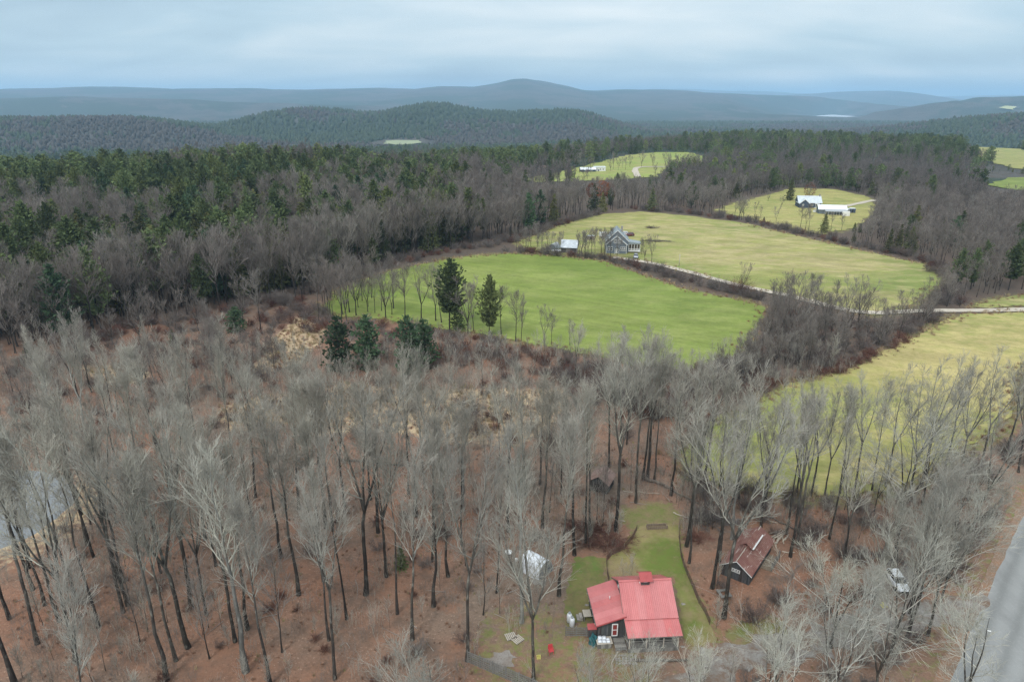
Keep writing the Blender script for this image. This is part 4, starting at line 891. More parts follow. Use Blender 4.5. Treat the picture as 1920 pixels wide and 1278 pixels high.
hx, hy = jgrid((HEDGE[:, 0].min(), HEDGE[:, 0].max(), HEDGE[:, 1].min(), HEDGE[:, 1].max()), 4.2, 33); hk = inside(HEDGE, hx, hy) & ~in_fields(hx, hy, 1.5) & (dist_line(TRACK, hx, hy) > 3.5); hx, hy = hx[hk], hy[hk]
mx_, my_ = jgrid((-130, 50, 100, 175), 8.0, 35); mp, mq = to_px(mx_, my_, height(mx_, my_)); mk_ = (mq > np.interp(mp, EPX[:, 0], EPX[:, 1])+15) & (mp < 520) & (np.min([dist_poly(m, mx_, my_) for m in MARSH], axis=0) > 2) & ~in_fields(mx_, my_, 2) & ~clear_near(mx_, my_, 1) & (mq < 800) & (np.random.RandomState(6).uniform(0, 1, len(mx_)) < .62)
mx_, my_ = mx_[mk_], my_[mk_]
tr_ = np.array([G(px_+RNG.uniform(-3, 3), py_+RNG.uniform(-1.5, 1.5)) for px_, py_ in [(1048,322),(1056,320),(1066,320),(1078,316),(1088,325),(1096,326),(1108,327),(1142,322),(1150,318),(1158,320),(1166,316),(1174,320),(1182,315),(1205,313),(1222,314),(1226,313),(1246,314),(1258,313),(1272,314),(1290,313),(1310,312),(1035,330),(1010,325),(1020,318),(1000,322)]+[(608,572),(618,585),(630,560),(640,590),(648,570),(655,585),(662,560),(670,578),(680,566),(690,575),(700,560),(625,598),(612,560),(645,545),(715,582),(735,580),(665,540),(685,548)]])
fh_ = np.array([G(px_+RNG.uniform(-3, 3), py_) for px_, py_ in [(968,470),(978,466),(990,474),(998,468),(1005,472),(1018,476),(1026,468),(1042,474),(1050,476),(1086,480),(1094,474),(1100,484),(1108,478),(1116,482),(1124,474),(1132,486),(1136,476),(1210,490),(1222,494)]])
farm_s = RNG.uniform(.32, .5, len(fh_))
mx_ = np.concatenate([mx_, tr_[:, 0]]); my_ = np.concatenate([my_, tr_[:, 1]]); n_big = len(mx_); mx_ = np.concatenate([mx_, fh_[:, 0]]); my_ = np.concatenate([my_, fh_[:, 1]])
scatter('bare_woods', MIDB+FARB, np.concatenate([WX[kb], hx, mx_]), np.concatenate([WY[kb], hy, my_]), np.concatenate([kinds(kb, len(MIDB), len(FARB), rv), rv.randint(0, len(MIDB), len(hx)+len(mx_))]), np.concatenate([rv.uniform(.74, 1.05, kb.sum())*low[kb], rv.uniform(.25, .50, len(hx)), rv.uniform(.40, .75, n_big), farm_s]), 'grey-brown mass of leafless woods beyond the fields')
hem = fbm(WX[kc], WY[kc], 45, 51, 2)+np.where(PX[kc] < 600, .08, -.05)
ic = np.where(hem > .5, rv.choice([1, 1, 3, 0, 4], kc.sum()), rv.choice([0, 2, 0, 3, 4, 4], kc.sum())); ic = np.where(mid[kc], 5+np.where(hem > .5, rv.choice([2, 3, 3, 0], kc.sum()), rv.choice([0, 1, 4, 1], kc.sum())), ic)
scatter('evergreen_woods', FARC+MIDC, WX[kc], WY[kc], ic, rv.uniform(.6, 1.12, kc.sum())*low[kc], 'dark green mass of pines and hemlocks beyond the fields')
# far slopes
def far_trees():
    a, b = jgrid((-3300, 3600, 2150, 3900), 18, 8); a2, b2 = jgrid((-1900, 1900, 1400, 2150), 12.5, 18); a = np.concatenate([a, a2]); b = np.concatenate([b, b2]); D = np.hypot(a, b); k = (np.abs(a) < b*.86) & (D > 1600); a, b = a[k], b[k]
    k = ~(inside(F_VALLEY, a, b) | (dist_poly(F_VALLEY, a, b) < 40) | (dist_poly(F_EAST, a, b) < 8)); a, b = a[k], b[k]
    w = fbm(a, b, 420, 21, 5)+(fbm(a, b, 90, 4, 3)-.5)*.3; rs = np.random.RandomState(4)
    con = w+rs.uniform(-.05, .05, len(a)) > .45; idx = np.where(con, rs.choice([0, 1, 1, 4], len(a)), rs.choice([2, 3], len(a)))
    scatter('hill_woods', LOWC, a, b, idx, rs.uniform(.6, 1.3, len(a))*np.where(con, 1, .9)*np.where(b > 2150, 1.05, .85), 'mixed woods covering the far ridges and the valley', -1.5)
far_trees()

# ---- undergrowth
def under():
    rs = np.random.RandomState(17)
    a, b = jgrid((-110, 75, 46, 150), 1.75, 21); k = (np.abs(a) < b*.84+5) & ~clear_near(a, b, .3) & ~in_fields(a, b, -1) & (rs.uniform(0, 1, len(a)) < .35+.55*(fbm(a, b, 22, 3, 2) > .48)); a, b = a[k], b[k]
    scatter('saplings_undergrowth', SAP, a, b, rs.choice(7, len(a), p=[.07,.08,.05,.10,.26,.22,.22]), rs.uniform(.55, 1.15, len(a)), 'thin leafless saplings filling the woods floor')
    xs, ys, ids, sc = [], [], [], []
    def belt(poly, cell, seed, kinds_, s0, s1, prob=1.0, avoid=True):
        lo, hi = poly.min(0), poly.max(0); x, y = jgrid((lo[0], hi[0], lo[1], hi[1]), cell, seed)
        k = inside(poly, x, y) & (rs.uniform(0, 1, len(x)) < prob)
        if avoid: k &= ~in_fields(x, y, .6) & ~clear_near(x, y, 0)
        x, y = x[k], y[k]; xs.append(x); ys.append(y); ids.append(rs.choice(kinds_, len(x))); sc.append(rs.uniform(s0, s1, len(x)))
    belt(HEDGE, 2.9, 1, [0, 1, 3, 0, 1, 2], .45, 1.05)
    belt(GP([(1290,745),(1330,700),(1385,675),(1440,720),(1560,705),(1600,690),(1660,662),(1700,640),(1600,675),(1500,712),(1400,757),(1330,790),(1290,825)]), 2.2, 2, [2, 4], .6, 1.0, avoid=False)
    belt(GP([(1050,680),(1180,700),(1290,697),(1385,678),(1360,740),(1270,800),(1180,780),(1060,740)]), 2.9, 3, [0, 1, 2, 3], .7, 1.2, .9)
    belt(GP([(430,590),(560,560),(600,575),(620,600),(800,618),(980,650),(1100,672),(1060,720),(900,690),(720,690),(640,650),(560,625),(470,630)]), 3.3, 4, [0, 1, 2, 4], .6, 1.15, .75)
    belt(GP([(250,610),(420,590),(470,620),(540,660),(600,720),(420,720),(300,680),(130,690),(0,720),(0,690),(150,655)]), 3.6, 5, [2, 4, 0, 1], .55, 1.0, .75)
    belt(GP([(0,730),(300,720),(600,720),(1060,700),(1250,790),(1200,860),(900,835),(500,810),(0,830)]), 4.2, 6, [0, 1, 2, 4], .5, .9, .5)
    belt(Z_WOODS, 4.6, 7, [1, 2, 4, 4], .3, .65, .32)
    belt(Z_EAST, 3.0, 8, [0, 1, 1, 3], .4, .85, .8)
    # both sides of the hedge above the green field
    P = GP([(960,472),(1060,479),(1130,486),(1200,504),(1270,522),(1330,538),(1390,552),(1440,568)]); ex = []
    for p, q in zip(P[:-1], P[1:]):
        n_ = int(np.hypot(*(q-p))/1.5)
        for j in range(n_):
            t = j/n_; z = p+(q-p)*t; ex.append((z[0]+rs.uniform(-2.2, 2.2), z[1]+rs.uniform(-2.6, 1.6)))
    P = GP([(1190,394),(1290,402),(1400,417),(1450,428),(1550,450),(1650,473),(1720,488),(1768,505),(1778,527)])
    for p, q in zip(P[:-1], P[1:]):
        n_ = int(np.hypot(*(q-p))/1.8)
        for j in range(n_):
            t = j/n_; z = p+(q-p)*t; ex.append((z[0]+rs.uniform(-2, 2), z[1]+rs.uniform(0, 8)))
    P = GP([(130,655),(250,610),(400,596),(560,566),(640,530),(740,497),(870,470),(960,457),(1070,417),(1130,402)])
    for p, q in zip(P[:-1], P[1:]):
        n_ = int(np.hypot(*(q-p))/1.8)
        for j in range(n_):
            t = j/n_; z = p+(q-p)*t; ex.append((z[0]+rs.uniform(-2, 2), z[1]+rs.uniform(-1, 7)))
    ex = np.array(ex); xs.append(ex[:, 0]); ys.append(ex[:, 1]); ids.append(rs.choice([0, 1, 2, 3], len(ex))); sc.append(rs.uniform(.6, 1.1, len(ex)))
    a = np.concatenate(xs); b = np.concatenate(ys)
    scatter('brush_undergrowth', BUSH, a, b, np.concatenate(ids), np.concatenate(sc), 'brown and purplish leafless brush along hedges, marsh and woods')
under()
def margins():
    rs = np.random.RandomState(23); X, Y, I, S = [], [], [], []
    for P_, wd, dens in ((F_GREEN, 2.6, 2.2), (F_RIGHT, 2.4, 2.4), (F_UPPER, 3.0, 1.4), (F_STRIP, 2, 1.2)):
        n = len(P_)
        for i in range(n):
            p, q = P_[i], P_[(i+1) % n]; L_ = np.hypot(*(q-p)); k = int(L_*dens)
            if max(p[1], q[1]) > 330 or max(abs(p[0]/p[1]), abs(q[0]/q[1])) > 1.1 or k == 0: continue
            t = rs.uniform(0, 1, k); u_ = (q-p)/L_; nn = np.array([-u_[1], u_[0]]); o = rs.normal(0, wd*.5, k)
            z = p+(q-p)*t[:, None]+nn*o[:, None]; X.append(z[:, 0]); Y.append(z[:, 1]); I.append(rs.choice([0, 1, 2], k, p=[.4, .3, .3])); S.append(rs.uniform(.6, 1.5, k))
    for m_ in MARSH:
        lo, hi = m_.min(0), m_.max(0); x, y = jgrid((lo[0], hi[0], lo[1], hi[1]), 1.1, 44); k = inside(m_, x, y) & (rs.uniform(0, 1, len(x)) < .8)
        X.append(x[k]); Y.append(y[k]); I.append(rs.choice([0, 1, 2], k.sum(), p=[.55, .3, .15])); S.append(rs.uniform(.6, 1.3, k.sum()))
    x = rs.uniform(-60, 62, 2600); y = rs.uniform(50, 105, 2600); k = (np.abs(x) < y*.84+4) & ~clear_near(x, y, 0) & ~in_fields(x, y, 0); X.append(x[k]); Y.append(y[k]); I.append(rs.choice([0, 2], k.sum(), p=[.35, .65])); S.append(rs.uniform(.2, .6, k.sum()))
    scatter('dry_weeds_grass', TUFT, np.concatenate(X), np.concatenate(Y), np.concatenate(I), np.concatenate(S), 'straw-coloured weeds along field edges, marsh and woods floor')
margins()
def sticks():
    rs = np.random.RandomState(31); n = 330; x = rs.uniform(-70, 62, n); y = rs.uniform(50, 118, n); k = (np.abs(x) < y*.84+4) & ~clear_near(x, y, 0) & ~in_fields(x, y, 0); x, y = x[k], y[k]; n = len(x)
    az = rs.uniform(0, 6.28, n); d = np.stack([np.cos(az), np.sin(az), rs.uniform(-.03, .05, n)], 1); p = np.stack([x, y, height(x, y)+.07], 1)
    P, R = grow(rs, p, d, rs.uniform(.8, 3.8, n), rs.uniform(.02, .055, n), .015, 4, 0, .08); P[:, :, 2] = np.maximum(P[:, :, 2], height(P[:, :, 0], P[:, :, 1])+.03)
    v, f = tube_batch(P, R, 4); tag(ob('fallen_sticks_litter', mesh_np('fallen_sticks', v, f, [MT['twig_mid']])), 'scattered pale sticks and fallen branches on the woods floor', kind='stuff')
sticks()
# ---------------------------------------------------------------- materials of built things
def m_boards(name, cols, rough=.85, var=.3, stretch=(4, 4, .5)):
    m, nt, p = mat_new(name); n = NB(nt); r = nt.nodes.new('ShaderNodeNewGeometry').outputs['Random Per Island']
    rp = nt.nodes.new('ShaderNodeValToRGB'); nt.links.new(r, rp.inputs[0]); el = rp.color_ramp.elements; el[0].color = cols[0]+(1,); el[1].color = cols[-1]+(1,)
    for i, c in enumerate(cols[1:-1]): el.new((i+1)/(len(cols)-1)).color = c+(1,)
    v = n.math('MULTIPLY', n.rng(n.noise(2.5, 4, .65, stretch), .3, .7, 1-var, 1+var), n.rng(n.math('FRACT', n.math('MULTIPLY', r, 9.7)), 0, 1, .8, 1.2))
    nt.links.new(n.hsv(rp.outputs[0], .5, 1, v), p.inputs['Base Color']); p.inputs['Roughness'].default_value = rough; return m
def m_rust(name, base, rust, pale):
    m, nt, p = mat_new(name); n = NB(nt)
    c = n.mix(n.rng(n.noise(.6, 5, .7), .40, .62), base, rust)
    c = n.mix(n.rng(n.noise(1.6, 4, .7, (3.5, .35, 1)), .60, .68, 0, .9), c, pale)
    nt.links.new(c, p.inputs['Base Color']); p.inputs['Roughness'].default_value = .6; return m
B = {}
def m_redroof():
    m, nt, p = mat_new('red_painted_metal'); n = NB(nt); r = n.rand()
    c = n.mix(n.rng(n.noise(.5, 5, .7, (1, .5, 1)), .35, .65), (.47,.135,.135), (.55,.18,.175))
    c = n.mix(n.rng(n.noise(2.2, 4, .7, (3, .4, 1)), .58, .72, 0, .35), c, (.40,.20,.18))
    c = n.hsv(c, .5, n.rng(r, 0, 1, .9, 1.06), n.rng(n.math('FRACT', n.math('MULTIPLY', r, 5.1)), 0, 1, .93, 1.06))
    nt.links.new(c, p.inputs['Base Color']); nt.links.new(n.rng(n.noise(1.2, 4, .6), .3, .7, .28, .5), p.inputs['Roughness']); p.inputs['Specular IOR Level'].default_value = .6; return m
B['red'] = m_redroof()
B['red_trim'] = m_simple('red_trim', (.38,.085,.085), .45, .08, 1)
B['dark_wood'] = m_boards('dark_weathered_boards', [(.045,.05,.055),(.085,.09,.095),(.055,.045,.042),(.12,.12,.12),(.05,.055,.05)])
B['grey_wood'] = m_boards('grey_weathered_boards', [(.16,.155,.14),(.22,.21,.19),(.13,.125,.115),(.25,.24,.215)])
B['brown_wood'] = m_boards('brown_weathered_wood', [(.15,.11,.08),(.20,.16,.12),(.11,.08,.06)])
B['pale_wood'] = m_boards('pale_bare_wood', [(.36,.31,.25),(.42,.38,.32),(.30,.25,.20)])
B['white'] = m_simple('white_paint', (.72,.72,.70), .6, .06, 2)
B['door_red'] = m_simple('dark_red_panel', (.22,.04,.035), .6, .12, 2)
B['glass'] = m_simple('dark_glass', (.02,.024,.028), .08, .1, 2, 0, .8)
B['inside'] = m_simple('dark_interior', (.03,.028,.026), .9, .2, 2)
B['stone'] = m_simple('field_stone', (.27,.25,.225), .9, .3, 3)
B['rust_roof'] = m_rust('rusted_metal_roof', (.19,.085,.07), (.24,.13,.105), (.54,.45,.41))
B['rust_brown'] = m_rust('faded_rusty_roof', (.20,.13,.105), (.27,.19,.165), (.40,.34,.31))
B['tarp_white'] = m_simple('white_tarp', (.70,.73,.77), .45, .10, 1.2, 0, .4)
B['tarp_grey'] = m_simple('grey_tarp', (.17,.19,.20), .7, .15, 1.5)
B['teal'] = m_simple('teal_tarp', (.03,.11,.12), .5, .3, 2)
B['tank'] = m_simple('white_tank_enamel', (.66,.67,.68), .4, .05, 2, 0, .5)
B['plastic_grey'] = m_simple('grey_plastic', (.30,.32,.33), .5, .1, 2)
B['plastic_red'] = m_simple('red_plastic', (.48,.055,.06), .4, .1, 2)
B['yellow'] = m_simple('faded_yellow_plastic', (.55,.50,.16), .5, .1, 2)
B['wire'] = m_simple('rusty_wire', (.085,.052,.04), .8, .3, 3)
B['rubber'] = m_simple('black_rubber', (.02,.02,.02), .7, .1, 2)
B['car_white'] = m_simple('white_car_paint', (.74,.75,.76), .18, .03, 1, 0, .6)
B['car_silver'] = m_simple('silver_car_paint', (.42,.44,.46), .2, .03, 1, .3, .6)
B['car_maroon'] = m_simple('maroon_car_paint', (.13,.03,.03), .25, .05, 1, 0, .6)
B['chrome'] = m_simple('dull_metal', (.45,.45,.45), .3, .05, 2, .8, .5)
B['lamp_glass'] = m_simple('lamp_glass', (.62,.64,.66), .15, .03, 2, 0, .8)
B['tail_red'] = m_simple('red_lamp_glass', (.35,.02,.02), .2, .03, 2, 0, .8)
B['house_grey'] = m_boards('grey_blue_clapboard', [(.15,.175,.20),(.17,.195,.22),(.14,.165,.19)], .8, .08)
B['house_dark'] = m_boards('slate_blue_boards', [(.06,.08,.12),(.075,.095,.135),(.055,.07,.105)], .8, .1)
B['shingle_grey'] = m_simple('grey_shingles', (.25,.29,.31), .8, .14, 3)
B['roof_pale'] = m_simple('pale_metal_roof', (.50,.54,.57), .45, .14, .7, .1, .5)
B['roof_white'] = m_simple('white_metal_roof', (.68,.72,.75), .45, .08, .7, .0, .5)
B['roof_patch'] = m_rust('patched_metal_roof', (.42,.46,.50), (.60,.64,.68), (.20,.18,.17))
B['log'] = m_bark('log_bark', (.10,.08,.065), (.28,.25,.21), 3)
B['log_pale'] = m_simple('peeled_log', (.38,.33,.27), .85, .25, 3)
B['needle'] = B['stone']

def ribbed(parent, name, a, b, c, d, n, ribs, th=.035, mat=None, rib_h=.04, rib_w=.055, label=None):
    """roof sheets between eave a-b and ridge d-c (a under d), each sheet an object with raised ribs running down the slope"""
    a, b, c, d = (Vector(p) for p in (a, b, c, d)); nrm = (b-a).cross(d-a).normalized()
    if nrm.z < 0: nrm = -nrm
    for i in range(n):
        t0, t1 = i/n, (i+1)/n; g = .004/(b-a).length
        A, Bq, Cq, Dq = a.lerp(b, t0+g), a.lerp(b, t1-g), d.lerp(c, t1-g), d.lerp(c, t0+g); m = MB()
        m.hexa([A-nrm*th, Bq-nrm*th, Cq-nrm*th, Dq-nrm*th], [A, Bq, Cq, Dq])
        u = (Bq-A).normalized()*rib_w*.5
        for k in range(ribs):
            t = (k+.5)/ribs; p, q = A.lerp(Bq, t), Dq.lerp(Cq, t)
            m.hexa([p-u-nrm*.003, p+u-nrm*.003, q+u-nrm*.003, q-u-nrm*.003], [p-u*.5+nrm*rib_h, p+u*.5+nrm*rib_h, q+u*.5+nrm*rib_h, q-u*.5+nrm*rib_h])
        m.build(name, mat, parent)
def boards(parent, name, A, Bp, zb, ztop, w, th, mat, seed=0, skip=None):
    """upright boards along the local line A-B; ztop is a function of the distance along it"""
    rng = random.Random(seed); A = Vector(A); Bp = Vector(Bp); L = (Bp-A).length; u = (Bp-A)/L; nn = Vector((u.y, -u.x)); k = max(1, round(L/w)); m = MB()
    for i in range(k):
        s0, s1 = L*i/k+.006, L*(i+1)/k-.006; o = rng.uniform(-.006, .008); dz = rng.uniform(-.02, .02); zlo = zb+dz
        p0, p1 = A+u*s0, A+u*s1; q = nn*(th+o); r0, r1 = p0+q, p1+q; z0, z1 = ztop(s0), ztop(s1)
        m.hexa([(r0.x,r0.y,zlo),(r1.x,r1.y,zlo),(p1.x,p1.y,zlo),(p0.x,p0.y,zlo)], [(r0.x,r0.y,z0),(r1.x,r1.y,z1),(p1.x,p1.y,z1),(p0.x,p0.y,z0)])
    return m.build(name, mat, parent)
def window(parent, cx, y, cz, w, h, bars=(1, 1), name='window', fr=None, glass=None, fw=.07, rot=None, dep=.05, pmat=None):
    """window on a wall that faces local -y; rot turns it about z at (cx, y)"""
    M_ = (Matrix.Translation((cx, y, cz)) @ (Matrix.Rotation(rot or 0, 4, 'Z')))
    f = MB(); f.box(-w/2, w/2, -dep, 0, -h/2, -h/2+fw, M_); f.box(-w/2, w/2, -dep, 0, h/2-fw, h/2, M_); f.box(-w/2, -w/2+fw, -dep, 0, -h/2+fw, h/2-fw, M_); f.box(w/2-fw, w/2, -dep, 0, -h/2+fw, h/2-fw, M_)
    for k in range(1, bars[0]+0):
        x = -w/2+w*k/bars[0]; f.box(x-fw*.4, x+fw*.4, -dep*.9, 0, -h/2+fw, h/2-fw, M_)
    for k in range(1, bars[1]+0):
        z = -h/2+h*k/bars[1]; f.box(-w/2+fw, w/2-fw, -dep*.8, 0, z-fw*.4, z+fw*.4, M_)
    o = f.build(name, fr or B['white'], parent)
    g = MB(); g.box(-w/2+fw, w/2-fw, -dep*.4, -.002, -h/2+fw, h/2-fw, M_); g.build('pane', glass or B['glass'], o)
    return o

# ---------------------------------------------------------------- the cabin
def build_cabin():
    c = empty('cabin', (15.05, 59.75, 0), math.radians(3.8), 'dark board cabin with bright red ribbed metal roof, small cupola and open front porch', 'cabin')
    roof_z = lambda y: 5.3-abs(y-3.2)*(2.3/3.55)
    MB().box(-2.62, 2.62, .12, 6.28, -.1, .5).build('foundation', B['stone'], c)
    MB().prism([(-2.6,.12,.5),(-2.6,6.28,.5),(-2.6,6.28,3.0),(-2.6,3.2,4.98),(-2.6,.12,3.0)], (5.2, 0, 0)).build('wall', B['inside'], c)
    boards(c, 'siding', (-2.7, .1), (2.7, .1), .45, lambda s: 3.02, .22, .04, B['grey_wood'], 1)
    boards(c, 'siding', (2.63, .1), (2.63, 6.3), .3, lambda s: roof_z(.1+s)-.12, .22, .04, B['dark_wood'], 2)
    boards(c, 'siding', (-2.63, 6.3), (-2.63, .1), .3, lambda s: roof_z(6.3-s)-.12, .22, .04, B['dark_wood'], 3)
    boards(c, 'siding', (2.7, 6.3), (-2.7, 6.3), .3, lambda s: 3.02, .22, .04, B['dark_wood'], 4)
    ribbed(c, 'roof_panel', (-2.98,-.35,3.02), (2.98,-.35,3.02), (2.98,3.2,5.32), (-2.98,3.2,5.32), 7, 4, mat=B['red'])
    ribbed(c, 'roof_panel', (2.98,6.75,3.02), (-2.98,6.75,3.02), (-2.98,3.2,5.32), (2.98,3.2,5.32), 7, 4, mat=B['red'])
    rc = MB(); rc.hexa([(-3.0,3.02,5.26),(3.0,3.02,5.26),(3.0,3.2,5.34),(-3.0,3.2,5.34)], [(-3.0,3.02,5.29),(3.0,3.02,5.29),(3.0,3.2,5.385),(-3.0,3.2,5.385)])
    rc.hexa([(-3.0,3.2,5.34),(3.0,3.2,5.34),(3.0,3.38,5.26),(-3.0,3.38,5.26)], [(-3.0,3.2,5.385),(3.0,3.2,5.385),(3.0,3.38,5.29),(-3.0,3.38,5.29)]); rc.build('ridge_cap', B['red'], c)
    for sx in (-3.0, 2.96):
        for y0, y1 in ((-.36, 3.2), (6.76, 3.2)):
            MB().prism([(sx, y0, 2.86), (sx, y1, 5.14), (sx, y1, 5.27), (sx, y0, 2.985)], (.04, 0, 0)).build('barge_board', B['grey_wood'], c)
    # porch
    MB().box(-2.75, 2.75, -1.85, .06, .42, .50).build('porch_floor', B['grey_wood'], c)
    boards(c, 'porch_skirt', (-2.75, -1.83), (2.75, -1.83), -.05, lambda s: .41, .3, .03, B['grey_wood'], 5)
    ribbed(c, 'porch_roof_panel', (-2.95,-2.12,2.2), (2.98,-2.12,2.2), (2.98,-.22,2.93), (-2.95,-.22,2.93), 7, 4, mat=B['red'])
    MB().box(-2.93, 2.96, -2.10, -2.03, 2.03, 2.15).build('fascia', B['grey_wood'], c)
    for k in range(12):
        x = -2.7+k*.49; MB().hexa([(x,-2.02,2.06),(x+.06,-2.02,2.06),(x+.06,.05,2.80),(x,.05,2.80)], [(x,-2.02,2.14),(x+.06,-2.02,2.14),(x+.06,.05,2.88),(x,.05,2.88)]).build('rafter', B['grey_wood'], c)
    for x in (-2.7, -.85, 1.0, 2.6): MB().box(x, x+.11, -1.84, -1.73, .5, 2.1).build('post', B['pale_wood'], c)
    for a, b_ in ((-2.59, -.85), (-.74, 1.0), (1.11, 2.6)):
        for z in (.72, .92, 1.12, 1.42): MB().box(a, b_, -1.81, -1.77, z-.06, z+.05).build('rail', B['grey_wood'], c)
    for x in (-2.68, 2.62):
        for z in (.9, 1.42): MB().box(x, x+.05, -1.7, .03, z-.05, z+.05).build('rail', B['grey_wood'], c)
    d = MB().box(-.5, .4, .02, .055, .5, 2.45).build('door', B['door_red'], c); MB().box(.25, .31, -.02, .02, 1.4, 1.46).build('handle', B['chrome'], d)
    for x in (-1.7, 1.6): window(c, x, .055, 1.7, .9, .9, (2, 2))
    # cupola
    cu = MB(); cu.box(-.52, .42, 2.68, 3.72, 4.6, 5.86).build('cupola_wall', B['dark_wood'], c)
    w = window(c, -.05, 2.68, 5.56, .42, .34, (2, 1), fw=.07)
    ribbed(c, 'cupola_roof_panel', (-.78,2.30,5.72), (.68,2.30,5.72), (.68,3.2,6.32), (-.78,3.2,6.32), 2, 4, mat=B['red_trim'], rib_h=.02, rib_w=.04)
    ribbed(c, 'cupola_roof_panel', (.68,4.10,5.72), (-.78,4.10,5.72), (-.78,3.2,6.32), (.68,3.2,6.32), 2, 4, mat=B['red_trim'], rib_h=.02, rib_w=.04)
    MB().prism([(-.5,2.70,5.86),(-.5,3.7,5.86),(-.5,3.2,6.2)], (.9, 0, 0)).build('cupola_gable', B['dark_wood'], c)
    MB().box(-.84, -.79, 2.28, 2.36, 5.62, 5.74).build('cupola_trim', B['white'], c)
    # annex with a one-way roof falling to the left
    az = lambda x: 3.42+(x+2.75)*(1.1/3.2)
    MB().prism([(-5.62,.16,.3),(-2.66,.16,.3),(-2.66,.16,3.3),(-5.62,.16,2.3)], (0, 5.5, 0)).build('annex_wall', B['inside'], c)
    boards(c, 'annex_siding', (-5.68, .13), (-2.72, .13), .15, lambda s: az(-5.68+s)-.1, .19, .04, B['dark_wood'], 7)
    boards(c, 'annex_siding', (-5.65, 5.7), (-5.65, .13), .15, lambda s: az(-5.68)-.1, .22, .04, B['dark_wood'], 8)
    boards(c, 'annex_siding', (-2.7, 5.7), (-5.65, 5.7), .15, lambda s: az(-2.7-s)-.1, .22, .04, B['dark_wood'], 9)
    ribbed(c, 'annex_roof_panel', (-5.97,5.85,az(-5.97)), (-5.97,-.22,az(-5.97)), (-2.70,-.22,az(-2.70)), (-2.70,5.85,az(-2.70)), 7, 4, mat=B['red'], rib_h=.02)
    MB().box(-6.03, -5.99, -.22, 5.85, az(-5.97)-.17, az(-5.97)-.03).build('fascia', B['grey_wood'], c)
    MB().prism([(-5.99,-.26,az(-5.99)-.17),(-2.72,-.26,az(-2.72)-.17),(-2.72,-.26,az(-2.72)-.03),(-5.99,-.26,az(-5.99)-.03)], (0, .035, 0)).build('barge_board', B['red_trim'], c)
    for k in range(5):
        y = .4+k*1.2; MB().box(-6.06, -5.70, y, y+.07, 1.98, 2.08).build('rafter_tail', B['pale_wood'], c)
    d = window(c, -3.85, .09, 1.40, .66, 1.62, (1, 2), name='door', glass=B['door_red'], fw=.10, dep=.06); d['label'] = 'dark red door with a white frame'
    window(c, -2.68, 1.6, 3.75, .34, .3, (1, 1), rot=-math.pi/2, fw=.05); window(c, -2.68, 4.2, 3.75, .34, .3, (1, 1), rot=-math.pi/2, fw=.05)
    MB().tube([(-3.9,3.0,az(-3.9)-.05),(-3.9,3.0,az(-3.9)+.42)], .05, 8).build('vent_pipe', B['white'], c, True)
    # side deck, front deck, landing and steps
    dk = MB()
    for k in range(9): dk.box(-4.05, -2.80, -1.75+k*.2, -1.57+k*.2, .30, .34)
    dk.build('deck_board', B['grey_wood'], c)
    boards(c, 'deck_skirt', (-4.05, -1.77), (-2.8, -1.77), -.05, lambda s: .29, .3, .03, B['brown_wood'], 6)
    MB().box(-6.75, -5.85, 3.0, 4.1, .70, .78).build('side_landing', B['pale_wood'], c)
    for x, y in ((-6.7, 3.05), (-6.7, 3.95)): MB().box(x, x+.1, y, y+.1, 0, .7).build('landing_post', B['grey_wood'], c)
    for k in range(2): MB().box(-7.15-k*.32, -6.80-k*.32, 3.1, 4.0, .05, .46-k*.2).build('step', B['stone'], c)
    ribbed(c, 'hatch_roof_panel', (-6.75,.35,1.30), (-5.75,.35,1.30), (-5.75,1.05,1.55), (-6.75,1.05,1.55), 1, 5, mat=B['red_trim'])
    MB().box(-6.6, -5.75, .45, 1.0, 0, 1.25).build('hatch_box', B['dark_wood'], c)
build_cabin()

def cyl_ring(m, x, y, z0, z1, r, sides=16): m.tube([(x, y, z0), (x, y, z1)], r, sides)
def propane(loc, label):
    t = empty('propane_tank', (loc[0], loc[1], 0), 0, label, 'gas tank', 'propane tanks left of the cabin')
    b = MB(); b.tube([(0,0,.12),(0,0,.16),(0,0,.95),(0,0,1.12),(0,0,1.20)], [.26,.30,.30,.24,.10], 20); b.build('body', B['tank'], t, True)
    MB().tube([(0,0,0),(0,0,.13)], .24, 16).build('base_ring', B['plastic_grey'], t, True)
    MB().tube([(0,0,1.14),(0,0,1.38)], [.13,.14], 14).build('valve_collar', B['plastic_grey'], t, True)
    MB().tube([(0,0,1.36),(0,0,1.44)], .06, 8).build('valve', B['chrome'], t, True)
propane((6.75, 61.6), 'front white upright gas tank beside the small slat fence'); propane((6.50, 62.3), 'rear white upright gas tank, partly hidden by the front one')

def slat_fence(a, b, nposts, slats, h, sw, mat, label, group=None, lean=0):
    a, b = Vector(a), Vector(b); L = (b-a).length; u = (b-a)/L; rz = math.atan2(u.y, u.x)
    f = empty('slat_fence', (a.x, a.y, 0), rz, label, 'fence', group); rng = random.Random(int(L*100))
    for i in range(nposts):
        x = L*i/(nposts-1); MB().box(x-.05, x+.05, 0, .1, -.1, h+.08).build('post', B['grey_wood'], f)
    for i in range(nposts-1):
        x0, x1 = L*i/(nposts-1)-.03, L*(i+1)/(nposts-1)-.03
        for k in range(slats):
            z = h*(k+.7)/slats+rng.uniform(-.015, .015); dz = rng.uniform(-.02, .02)
            MB().hexa([(x0+.003,-.03,z-sw/2),(x1,-.03,z-sw/2+dz),(x1,-.002,z-sw/2+dz),(x0+.003,-.002,z-sw/2)], [(x0+.003,-.03,z+sw/2),(x1,-.03,z+sw/2+dz),(x1,-.002,z+sw/2+dz),(x0+.003,-.002,z+sw/2)]).build('slat', mat, f)
    return f
